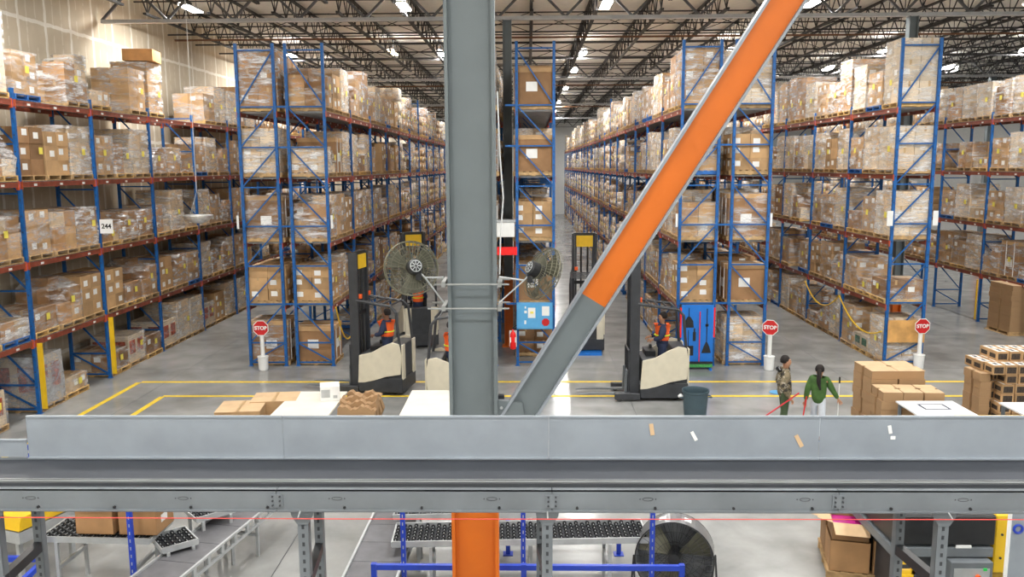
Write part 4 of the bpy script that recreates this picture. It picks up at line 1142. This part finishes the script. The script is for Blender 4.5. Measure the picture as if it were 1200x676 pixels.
m = MB(); m.box(-.17, .0, -.193, -.19, .08, .24); m.box(.06, .14, -.193, -.19, .06, .12); m.build('print', M_galv, t)
# big cartons left
for x, y, sx, sy, h, rz, lab in ((-5.62, 15.75, .85, .8, .88, .12, 'large brown carton left of the pale packing table, the left one'), (-5.12, 16.35, .9, .7, .90, .12, 'large brown carton pushed behind the left packing table')):
    t = thing('large_carton', (x, y, 0), lab, 'carton', rz)
    m = MB(); m.box(-sx / 2, sx / 2, -sy / 2, sy / 2, 0, h); m.build('body', CB[1], t, bevel=.006)
    m = MB(); m.box(-sx / 2, -.004, -sy / 2, sy / 2, h, h + .005); m.box(.004, sx / 2, -sy / 2, sy / 2, h, h + .005); m.build('top_flap', M_tan, t)
    m = MB(); m.box(-.03, .03, -sy / 2 - .003, sy / 2 + .003, h + .005, h + .008); m.build('tape', M_tape, t)
t = thing('slotted_crate', (-5.88, 14.75, 0), 'small pale slotted crate top at the left of the large cartons', 'crate')
m = MB(); m.box(-.22, .18, -.2, .2, 0, .84); m.build('body', M_top, t)
for k in range(4): m = MB(); m.box(-.18 + k * .09, -.12 + k * .09, -.205, -.2, .76, .80); m.build('slot', M_dark, t)
def layered(name, col):
    m, nt, N, L, b = newmat(name); b.inputs['Roughness'].default_value = .85
    tc = N.new('ShaderNodeTexCoord'); wv = N.new('ShaderNodeTexWave'); wv.bands_direction = 'Z'; wv.inputs['Scale'].default_value = 22; wv.inputs['Distortion'].default_value = 3; wv.inputs['Detail'].default_value = 4; wv.inputs['Detail Scale'].default_value = .6
    L.new(tc.outputs['Object'], wv.inputs['Vector']); cr = N.new('ShaderNodeValToRGB'); cr.color_ramp.elements[0].color = (*[c * .80 for c in col], 1); cr.color_ramp.elements[1].color = (*col, 1)
    L.new(wv.outputs['Fac'], cr.inputs[0]); L.new(cr.outputs[0], b.inputs['Base Color']); return m
M_lay = layered('stacked_flat_board', (.43, .265, .135))
def flat_stack(x, y, w_, d, h, rz, label, nb=2, seed=0, base=0.0):
    """bundle of flattened cartons: notched outline, layered edges"""
    rg = random.Random(seed); t = thing('flat_carton_stack', (x, y, base), label, 'carton stack', rz)
    m = MB(); m.box(-w_ / 2 - .05, w_ / 2 + .05, -d / 2 - .05, d / 2 + .05, 0, .02); [m.box(-w_ / 2, w_ / 2, yy - .04, yy + .04, .02, .1) for yy in (-d / 2 + .04, 0, d / 2 - .04)]; m.box(-w_ / 2, w_ / 2, -d / 2, d / 2, .1, .12); m.build('pallet', M_wood, t)
    for k in range(nb):
        a = -w_ / 2 + k * w_ / nb + .01; b_ = a + w_ / nb - .02; n = .05
        z = .12; nt = max(4, int((h - .12) / .16)); m = MB()
        for j in range(nt):
            o = rg.uniform(-.02, .02); z1 = z + (h - .12) / nt
            m.prism([(a + o, -d / 2), (b_ + o, -d / 2), (b_ + o, -.04), (b_ + o - n, -.04), (b_ + o - n, .04), (b_ + o, .04), (b_ + o, d / 2), (a + o, d / 2), (a + o, .04), (a + o + n, .04), (a + o + n, -.04), (a + o, -.04)], 'z', z, z1 - .004)
            z = z1
        m.build('bundle', M_lay, t)
        m = MB(); m.prism([(a, -d / 2), (b_, -d / 2), (b_, -.04), (b_ - n, -.04), (b_ - n, .04), (b_, .04), (b_, d / 2), (a, d / 2), (a, .04), (a + n, .04), (a + n, -.04), (a, -.04)], 'z', z, z + .006); m.build('top_sheet', M_tan, t)
    return t
flat_stack(7.60, 17.35, 1.12, .9, 1.28, .02, 'taller stack of flattened brown cartons behind the shorter one, right of the people', 2, 1)
flat_stack(7.48, 16.25 + .28, 1.15, .55, 1.08, -.05, 'shorter stack of flattened brown cartons behind the white table', 2, 2) if 0 else flat_stack(7.62, 16.5, 1.2, .62, 1.02, -.04, 'shorter stack of flattened brown cartons behind the white table', 3, 2)
m = MB(); m.prism([(0, 0), (.5, 0), (0, .36)], 'y', 0, .01); o = m.build('cardboard_offcut', M_tan); o.location = (6.55, 16.2, 0); tag(o, 'triangular brown cardboard offcut leaning left of the flattened carton stacks', 'cardboard')
flat_stack(9.60, 17.60, .24, .62, 1.13, .04, 'narrow leaning bundle of flattened cartons left of the pile of small printed cartons', 1, 3)
flat_stack(16.0, 27.35, 1.15, 1.2, 1.62, .05, 'pallet of tall flattened carton bundles under the far right rack', 2, 5)
# wavy brown sheets beside the left table
for k in range(5):
    m = MB(); pts = []; n = 14
    y0 = 15.6 + k * .22
    top = [(-3.70 + i * .050, .93 + .035 * math.sin(i * .8 + k * 1.7) + .02 * math.sin(i * 2.3 + k) + .05 * ((k * 7) % 3 - 1)) for i in range(n + 1)]
    out = [(-3.75 + .04 * math.sin(k), 0)] + [(-3.0 + .05 * math.sin(k * 2), 0)] + [(-3.0 + .04 * math.sin(z * 17 + k), z) for z in (.2, .4, .6, .82)] + top[::-1]
    m.prism(out, 'y', y0, y0 + .17)
    tag(m.build('corrugated_bundle', M_lay), 'ragged bundle of brown corrugated board right of the left table, %s from the camera' % nth[k], 'cardboard bundle', 'corrugated bundles')
# pile of small printed cartons
M_prtK = mat('dark_print', (.05, .035, .025), .7, var=.6, scale=30)
def small_box_mesh():
    m = MB(); a, b_, h = .125, .16, .20
    m.box(-a, a, -b_, b_, 0, h, CB[1]); m.box(-a * .75, a * .75, -b_ - .003, -b_, h * .15, h * .8, M_prtK); m.box(-a - .003, -a, -b_ * .7, b_ * .7, h * .25, h * .7, M_prtK)
    m.box(-a * .7, a * .7, -b_ * .8, b_ * .8, h, h + .002, M_paper); m.box(-a * .3, a * .3, -b_ * .5, b_ * .5, h + .002, h + .003, M_prtK)
    return m.mesh('small_carton')
sb = small_box_mesh(); rg = random.Random(5)
t = thing('pallet', (10.68, 17.6, 0), 'wooden pallet beneath the pile of small printed cartons', 'pallet', 0)
m = MB(); [m.box(-.90, .95, y - .04, y + .04, 0, .1) for y in (-.55, 0, .55)]; [m.box(-.90 + k * .2, -.78 + k * .2, -.62, .62, .1, .12) for k in range(10)]; m.build('deck', M_wood, t)
cols_ = ['first', 'second', 'third', 'fourth', 'fifth', 'sixth', 'seventh']
for tier in range(7):
    for r_ in range(3):
        for c in range(7):
            if c < (1 if tier < 5 else 0) or (tier == 6 and (c > 4 or r_ == 0 or c < 1)) or (tier == 4 and r_ == 0 and c < 1): continue
            x = 9.60 + c * .268 + .06 * (r_ == 0) + (0.0 if tier % 2 else .04) + .02 * tier; y = 17.30 + r_ * .34 - .03 * (tier % 2)
            o = link('small_carton', sb, None, (x, y, .121 + tier * .206)); o.rotation_euler = (0, 0, rg.uniform(-.06, .06))
            tag(o, 'small printed carton in the right-hand pile, tier %s from bottom, row %s, %s from left' % (cols_[tier], cols_[r_], cols_[c]), 'carton', 'small printed cartons in the pile')
# trash can
t = thing('trash_can', (3.5, 17.1, 0), 'dark blue-grey round trash can between the truck and the people', 'trash can')
m = MB(); m.lathe([(.20, 0), (.21, .02), (.265, .78), (.285, .80), (.285, .84), (.265, .84), (.255, .80), (.20, .06), (.01, .05)], n=32); m.build('bin', M_cans, t, smooth=False)
for s_ in (-1, 1): m = MB(); m.tube([(s_ * .26, -.08, .70), (s_ * .33, -.06, .69), (s_ * .33, .06, .69), (s_ * .26, .08, .70)], .014, n=6); m.build('handle', M_cans, t)
m = MB(); m.lathe([(.255, .80), (.28, .845), (.287, .845)], n=20); m.f = m.f[:-2]; m.m = m.m[:-2]; m.build('bag_rim', M_cans, t)
m = MB(); m.lathe([(.02, 0), (.05, .02), (.06, .05), (.02, .09)], n=8, M=Matrix.Translation((-.31, 0, .66))); m.build('bag_knot', M_white, t)

# ------------------------------------------------------------------ lift trucks
def reach_truck(loc, rz, label, mast_h=3.45, fork_z=.10, lights=True):
    t = thing('reach_truck', loc, label, 'forklift', rz)
    B = lambda nm, m, mt, **k: m.build(nm, mt, t, **k)
    # drive unit (rear = -x), forks towards +x
    for s_ in (-1, 1):
        a, b_ = sorted((s_ * .50, s_ * .54))
        m = MB(); m.prism([(-.62, .54), (-.66, .95), (-.60, 1.28), (-.42, 1.32), (-.18, 1.22), (.10, 1.06), (.42, .98), (.46, .30), (.30, .31), (.05, .37), (-.25, .47)], 'y', a, b_); B('side_panel', m, M_beige, bevel=.006)
    m = MB(); m.box(-.64, -.30, -.50, .50, .42, 1.24); B('battery_case', m, M_dark, bevel=.015)
    for s_ in (-1, 1): m = MB(); a, b_ = sorted((s_ * .30, s_ * .50)); m.box(-.68, -.64, a, b_, .40, 1.26); B('rear_panel', m, M_beige, bevel=.01)
    m = MB(); m.prism([(-.66, .08), (.44, .08), (.48, .40), (-.66, .44)], 'y', -.53, .53); B('lower_skirt', m, M_dark, bevel=.01)
    m = MB(); m.box(.05, .42, -.50, .50, .40, 1.0); B('battery', m, M_dark, bevel=.01)
    m = MB(); m.box(-.28, .04, -.48, .48, .24, .30); B('floor_plate', m, M_black)
    m = MB(); m.box(.05, .30, -.45, .1, 1.0, 1.12); m.box(.1, .16, -.3, -.2, 1.12, 1.22); B('console', m, M_black, bevel=.01)
    for s_ in (-1, 1):
        m = MB(); m.box(.46, 1.05, s_ * .48 - .07, s_ * .48 + .07, .05, .20); B('outrigger', m, M_dark, bevel=.01)
        m = MB(); m.lathe([(.03, -.05), (.075, -.05), (.075, .05), (.03, .05)], n=16, M=Matrix.Translation((.95, s_ * .48, .075)) @ Matrix.Rotation(PI / 2, 4, 'X')); B('load_wheel', m, M_rubber)
    for y in (-.3, .3): m = MB(); m.lathe([(.04, -.06), (.13, -.06), (.13, .06), (.04, .06)], n=18, M=Matrix.Translation((-.40, y, .13)) @ Matrix.Rotation(PI / 2, 4, 'X')); B('drive_wheel', m, M_rubber)
    for s_ in (-1, 1):
        m = MB(); m.box(.47, .69, s_ * .34 - .04, s_ * .34 + .04, .12, mast_h); m.box(.53, .64, s_ * .26 - .025, s_ * .26 + .025, .15, mast_h - .05); B('mast_upright', m, M_dark)
    m = MB()
    for z in (.5, 1.9, mast_h - .08): m.box(.52, .60, -.34, .34, z, z + .10)
    m.tube([(.56, -.10, .5), (.56, -.10, mast_h - .1)], .03, n=8); m.tube([(.56, .10, .5), (.56, .10, mast_h - .1)], .03, n=8); B('mast_crosshead', m, M_black)
    m = MB(); [m.box(.70, .74, -.38, .38, z, z + .08) for z in (fork_z + .05, fork_z + .5)]; [m.box(.70, .73, y - .015, y + .015, fork_z + .05, fork_z + 1.1) for y in (-.36, -.12, .12, .36)]; m.box(.70, .73, -.36, .36, fork_z + 1.07, fork_z + 1.1); B('load_backrest', m, M_dark)
    for s_ in (-1, 1):
        m = MB(); m.prism([(.74, fork_z), (1.92, fork_z - .0), (1.95, fork_z + .01), (1.6, fork_z + .035), (.80, fork_z + .045), (.78, fork_z + .6), (.74, fork_z + .6)], 'y', s_ * .24 - .05, s_ * .24 + .05); B('fork', m, M_galvd)
    # overhead guard
    m = MB()
    for s_ in (-1, 1):
        m.tube([(-.60, s_ * .48, 1.24), (-.52, s_ * .48, 2.05), (-.40, s_ * .46, 2.18), (.52, s_ * .38, 2.30)], .035, n=8)
    for x in (-.35, -.15, .05, .25): m.tube([(x, -.46, 2.20 + (x + .35) * .12), (x, .46, 2.20 + (x + .35) * .12)], .022, n=6)
    B('overhead_guard', m, M_dark)
    if lights:
        m = MB(); m.box(.44, .50, -.42, -.34, 2.33, 2.43); m.box(.42, .5, .2, .3, 2.33, 2.43); B('amber_light', m, M_orng)
        m = MB(); m.box(.47, .50, -.25, .25, mast_h - .40, mast_h - .06); B('yellow_plate', m, M_yel)
    return t
reach_truck((-3.60, 20.2, 0), PI - .18, 'beige and charcoal reach truck crossing to the left, left of the grey column')
reach_truck((3.08, 19.65, 0), PI, 'beige and charcoal reach truck with low forks in front of the blue tool board')
reach_truck((-3.45, 25.6, 0), PI / 2 + .30, 'reach truck parked behind the left moving truck in the aisle mouth')
reach_truck((1.72, 25.0, 0), PI / 2, 'reach truck seen from behind in the aisle right of the light blue cabinet')
reach_truck((-1.62, 18.55, 0), 0, 'reach truck mostly hidden behind the big grey column, forks pointing right')
t = thing('floor_mat', (1.72, 23.95, 0), 'bright blue plastic skid on the floor at the rear of the aisle truck', 'skid')
m = MB(); m.prism([(-.42, .0), (.42, 0), (.46, .5), (-.36, .38)], 'z', 0, .06); m.build('skid', M_bluebrd, t)

# ------------------------------------------------------------------ people
def skin_mesh(name, verts, edges, radii, sub=2):
    me = bpy.data.meshes.new(name); me.from_pydata(verts, edges, [])
    o = bpy.data.objects.new('tmp_' + name, me); COL.objects.link(o)
    md = o.modifiers.new('skin', 'SKIN'); md.use_smooth_shade = True
    lay = me.skin_vertices[0] if len(me.skin_vertices) else None
    if lay is None:
        bm = bmesh.new(); bm.from_mesh(me); bm.verts.layers.skin.verify(); bm.to_mesh(me); bm.free(); lay = me.skin_vertices[0]
    for i, r_ in enumerate(radii):
        lay.data[i].radius = (r_, r_) if not isinstance(r_, tuple) else r_
        lay.data[i].use_root = (i == 0)
    s2 = o.modifiers.new('sub', 'SUBSURF'); s2.levels = sub; s2.render_levels = sub
    bpy.context.view_layer.update()
    out = bpy.data.meshes.new_from_object(o.evaluated_get(bpy.context.evaluated_depsgraph_get())); out.name = name
    bpy.data.objects.remove(o)
    for p in out.polygons: p.use_smooth = True
    out.materials.clear()
    return out
def person(loc, rz, label, pose, top_m, trouser_m, skin_m, hair='cap', vest=False, scale=1.0):
    """faces +x. pose: dict of joint overrides in metres"""
    t = thing('person', loc, label, 'person', rz)
    J = dict(pel=(0, 0, .96), waist=(0, 0, 1.08), chest=(.01, 0, 1.27), neck=(.0, 0, 1.46), jaw=(.02, 0, 1.55), head=(.015, 0, 1.64), crown=(.0, 0, 1.70),
             shL=(0, .17, 1.40), shR=(0, -.17, 1.40), elL=(-.02, .23, 1.12), elR=(-.02, -.23, 1.12), wrL=(.08, .22, .90), wrR=(.08, -.22, .90),
             hiL=(0, .09, .90), hiR=(0, -.09, .90), knL=(.03, .10, .50), knR=(.03, -.10, .50), anL=(-.02, .10, .09), anR=(-.02, -.10, .09), toL=(.14, .11, .035), toR=(.14, -.11, .035))
    J.update(pose)
    Vj = {k: Vector(v) for k, v in J.items()}
    names = []; verts = []; rad = []; edges = []
    def av(n, p, r_): names.append(n); verts.append(tuple(p)); rad.append(r_); return len(verts) - 1
    idx = {}
    for n, r_ in (('pel', .105), ('waist', .105), ('chest', .118), ('neck', .052), ('jaw', .072), ('head', .092), ('crown', .072), ('shL', .034), ('elL', .036), ('wrL', .028), ('shR', .034), ('elR', .036), ('wrR', .028),
                  ('hiL', .075), ('knL', .055), ('anL', .038), ('toL', .032), ('hiR', .075), ('knR', .055), ('anR', .038), ('toR', .032)):
        idx[n] = av(n, Vj[n], r_)
    E = lambda a, b_: edges.append((idx[a] if isinstance(a, str) else a, idx[b_] if isinstance(b_, str) else b_))
    for a, b_ in (('pel', 'waist'), ('waist', 'chest'), ('chest', 'neck'), ('neck', 'jaw'), ('jaw', 'head'), ('head', 'crown'), ('chest', 'shL'), ('shL', 'elL'), ('elL', 'wrL'), ('chest', 'shR'), ('shR', 'elR'), ('elR', 'wrR'),
                  ('pel', 'hiL'), ('hiL', 'knL'), ('knL', 'anL'), ('anL', 'toL'), ('pel', 'hiR'), ('hiR', 'knR'), ('knR', 'anR'), ('anR', 'toR')): E(a, b_)
    hd = Vj['head']; f = Vector((1, 0, 0)) if 'face' not in pose else Vector(pose['face']).normalized(); sd = Vector((-f.y, f.x, 0))
    for p, r_ in ((hd + f * .098 - Vector((0, 0, .012)), .014),): k = av('nose', p, r_); E('head', k)
    for s_ in (-1, 1): k = av('ear', hd + sd * s_ * .09 - Vector((0, 0, .01)), .016); E('head', k)
    for S_ in 'LR':
        w_ = Vj['wr' + S_]; d = (w_ - Vj['el' + S_]).normalized(); sv = d.cross(Vector((1, .3, .2))).normalized(); nv = d.cross(sv)
        palm = av('palm', w_ + d * .06, .032); E('wr' + S_, palm)
        for i, (o_, ln) in enumerate(((-.03, .055), (-.01, .065), (.011, .06), (.030, .048))):
            k1 = av('kn', w_ + d * .10 + sv * o_, .010); k2 = av('ft', w_ + d * (.10 + ln * .55) + sv * o_ + nv * .02, .009); k3 = av('tip', w_ + d * (.10 + ln * .7) + sv * o_ + nv * .045, .007)
            E(palm, k1); E(k1, k2); E(k2, k3)
        k1 = av('th', w_ + d * .05 + sv * -.045 + nv * .01, .011); k2 = av('tt', w_ + d * .085 + sv * -.055 + nv * .03, .009); E(palm, k1); E(k1, k2)
    o = link('body', skin_mesh('body', verts, edges, rad), t); o.data.materials.append(skin_m)
    def garment(nm, js, es, mt, sub=2):
        vs = [tuple(Vj[j] if isinstance(j, str) else j) for j, r_ in js]; ii = {j: i for i, (j, r_) in enumerate(js)}
        o = link(nm, skin_mesh(nm, vs, [(ii[a], ii[b_]) for a, b_ in es], [r_ for j, r_ in js], sub), t); o.data.materials.append(mt); return o
    Vj['hem'] = Vj['pel'] + Vector((0, 0, -.13)); Vj['tp'] = Vj['pel'] + Vector((0, 0, .12)); 
    for S_ in 'LR': Vj['cf' + S_] = Vj['wr' + S_] - (Vj['wr' + S_] - Vj['el' + S_]).normalized() * .01; Vj['an2' + S_] = Vj['an' + S_] + Vector((0, 0, .03))
    garment('jacket' if not vest else 'shirt', [('chest', .165), ('waist', .160), ('hem', .165), ('shL', .104), ('elL', .068), ('cfL', .05), ('shR', .104), ('elR', .068), ('cfR', .05), ('neck', .068)],
            [('hem', 'waist'), ('waist', 'chest'), ('chest', 'neck'), ('chest', 'shL'), ('shL', 'elL'), ('elL', 'cfL'), ('chest', 'shR'), ('shR', 'elR'), ('elR', 'cfR')], top_m)
    garment('trousers', [('tp', .120), ('pel', .135), ('hiL', .096), ('knL', .076), ('an2L', .058), ('hiR', .096), ('knR', .076), ('an2R', .058)], [('tp', 'pel'), ('pel', 'hiL'), ('hiL', 'knL'), ('knL', 'an2L'), ('pel', 'hiR'), ('hiR', 'knR'), ('knR', 'an2R')], trouser_m)
    for S_ in 'LR': garment('shoe', [('an' + S_, .050), ('to' + S_, .044)], [('an' + S_, 'to' + S_)], M_shoe)
    if vest:
        Vj['v1'] = Vj['chest'] + Vector((0, 0, .10)); Vj['v2'] = Vj['waist'] + Vector((0, 0, -.04))
        garment('vest', [('chest', .182), ('v1', .150), ('v2', .168)], [('v2', 'chest'), ('chest', 'v1')], M_orng)
        m = MB(); c = Vj['chest']; m.tube([c + Vector((.175 * math.cos(a * PI / 12), .175 * math.sin(a * PI / 12), -.07)) for a in range(24)], .016, n=6, closed=True); m.build('reflective_band', M_lime, t)
    # hair
    m = MB(); c = hd + Vector((0, 0, .012)) - f * .012
    prof = [(.004, .108), (.05, .098), (.085, .06), (.100, .01), (.096, -.04), (.08, -.055)]
    m.lathe([(r_, z) for r_, z in prof], n=20, M=Matrix.Translation(c - f * .016)); m.build('cap' if hair == 'cap' else 'hair', M_hair, t, smooth=True)
    if hair == 'long':
        o = link('ponytail', skin_mesh('ponytail', [tuple(c - f * .07 + Vector((0, 0, .02))), tuple(c - f * .14 - Vector((0, 0, .10))), tuple(c - f * .17 - Vector((0, 0, .28))), tuple(c - f * .17 + sd * -.05 - Vector((0, 0, .45)))], [(0, 1), (1, 2), (2, 3)], [.05, .055, .05, .02]), t); o.data.materials.append(M_hair)
    for s_ in (-1, 1):
        m = MB(); m.lathe([(.001, -.009), (.008, -.004), (.009, 0), (.008, .004), (.001, .009)], n=8, M=Matrix.Translation(hd + f * .083 + sd * s_ * .033 + Vector((0, 0, .012)))); m.build('eye', M_black, t)
    m = MB(); m.bar(hd + f * .082 - sd * .022 - Vector((0, 0, .055)), hd + f * .082 + sd * .022 - Vector((0, 0, .055)), .012, .012); m.build('mouth', mat('lips', (.30, .08, .06), .5, var=0), t)
    t.scale = (scale,) * 3
    return t, Vj
man_p = dict(elR=(-.12, -.24, 1.14), wrR=(.03, -.27, .93), elL=(-.08, .21, 1.15), wrL=(.08, .18, .95), knL=(.05, .10, .50), anL=(.02, .10, .09), toL=(.18, .11, .035), knR=(-.02, -.09, .50), anR=(-.14, -.09, .09), toR=(.02, -.1, .035), face=(1, -.35, 0))
MAN, _v = person((5.18, 16.55, 0), 0.0, 'person in camouflage jacket and dark cap holding a red stick, facing right', man_p, M_camo, M_green, M_skinm, 'cap', scale=.97)
wom_p = dict(elR=(.10, -.28, 1.17), wrR=(.18, -.40, .96), elL=(-.06, .24, 1.14), wrL=(-.02, .27, .90), knL=(.16, .09, .52), anL=(.10, .09, .12), toL=(.25, .1, .05), knR=(-.05, -.09, .50), anR=(-.24, -.09, .12), toR=(-.10, -.1, .035))
person((5.80, 16.35, 0), 1.15, 'person in green jacket and pale trousers with long dark hair, walking away', wom_p, M_greenj, M_palej, M_skinm, 'long', scale=.89)
m = MB(); m.tube([(-.58, 0, -.42), (.0, 0, 0), (.16, 0, .12)], .016, n=8); o = m.build('broom_stick', mat('red_stick', (.5, .02, .03), .4)); o.location = (5.22, 16.26, .88)
tag(o, 'red broom stick held slantwise by the person in camouflage', 'stick')
t = thing('hand_broom', (5.51, 16.33, 0), 'red broom stick hanging from the left hand of the person in green', 'broom')
m = MB(); m.tube([(-.10, -.1, .06), (.06, .04, .90)], .014, n=8); m.build('stick', M_red, t)
m = MB(); m.box(-.25, .03, -.14, -.06, .0, .08); m.build('brush', M_black, t)
t = thing('lobby_dustpan', (6.24, 16.45, 0), 'dustpan on a thin pale pole at the right hand of the person in green', 'dustpan')
m = MB(); m.tube([(0, 0, .08), (0, 0, 1.15)], .009, n=6); m.build('pole', M_white, t)
m = MB(); m.tube([(0, 0, 1.15), (0, 0, 1.28)], .016, n=6); m.build('grip', M_black, t)
m = MB(); m.box(-.13, .13, -.12, .10, 0, .10); m.build('pan', M_black, t)
t = thing('dustpan', (5.62, 16.35, 0), 'blue dustpan on the floor at the feet of the person in camouflage', 'dustpan', .2)
m = MB(); m.prism([(-.16, -.12), (.18, -.15), (.18, .15), (-.16, .12)], 'z', 0, .015); m.prism([(-.16, 0), (.1, 0), (-.16, .10)], 'y', -.125, -.115); m.prism([(-.16, 0), (.1, 0), (-.16, .10)], 'y', .115, .125); m.box(-.17, -.16, -.12, .12, 0, .10); m.build('pan', M_bluebrd, t)
m = MB(); m.tube([(-.16, 0, .09), (-.32, 0, .12)], .014, n=8); m.build('handle', M_bluebrd, t)
m = MB(); m.lathe([(.17, 0), (.18, .01), (.17, .02), (.05, .015)], n=24); o = m.build('floor_disc', M_bluepnl); o.location = (6.05, 19.9, 0.002); tag(o, 'flat light blue disc on the floor between the two yellow lines', 'disc')
stand = dict(elR=(.08, -.26, 1.16), wrR=(.26, -.20, 1.12), elL=(.08, .26, 1.16), wrL=(.26, .2, 1.12))
def driver(truck, rz, label, skin_m, off=(-.12, 0, .30)):
    v = Matrix.Rotation(rz, 4, 'Z') @ Vector(off); P = (truck[0] + v.x, truck[1] + v.y, off[2])
    person(P, rz, label, stand, M_navy, M_navy, skin_m, 'cap', vest=True)
driver((-3.60, 20.2), PI - .18, 'driver in orange vest standing in the truck left of the column', M_skind)
driver((3.08, 19.65), PI, 'driver in orange vest in the truck before the blue tool board', M_skinm)
driver((-3.45, 25.6), PI / 2 + .3, 'driver in orange vest in the parked truck behind the left one', M_skinm)
driver((1.72, 25.0), PI / 2, 'driver in orange vest seen from behind in the aisle truck', M_skinm)
driver((-1.62, 18.55), 0, 'driver in orange vest almost hidden by the grey column', M_skind)
m = MB(); m.tube([(-.13, .09 * math.cos(a), 1.44 + .03 * math.sin(a)) for a in (0, .8, 1.6, 2.4, 3.14)], .045, n=8); h = m.build('hood', M_black); h.parent = MAN
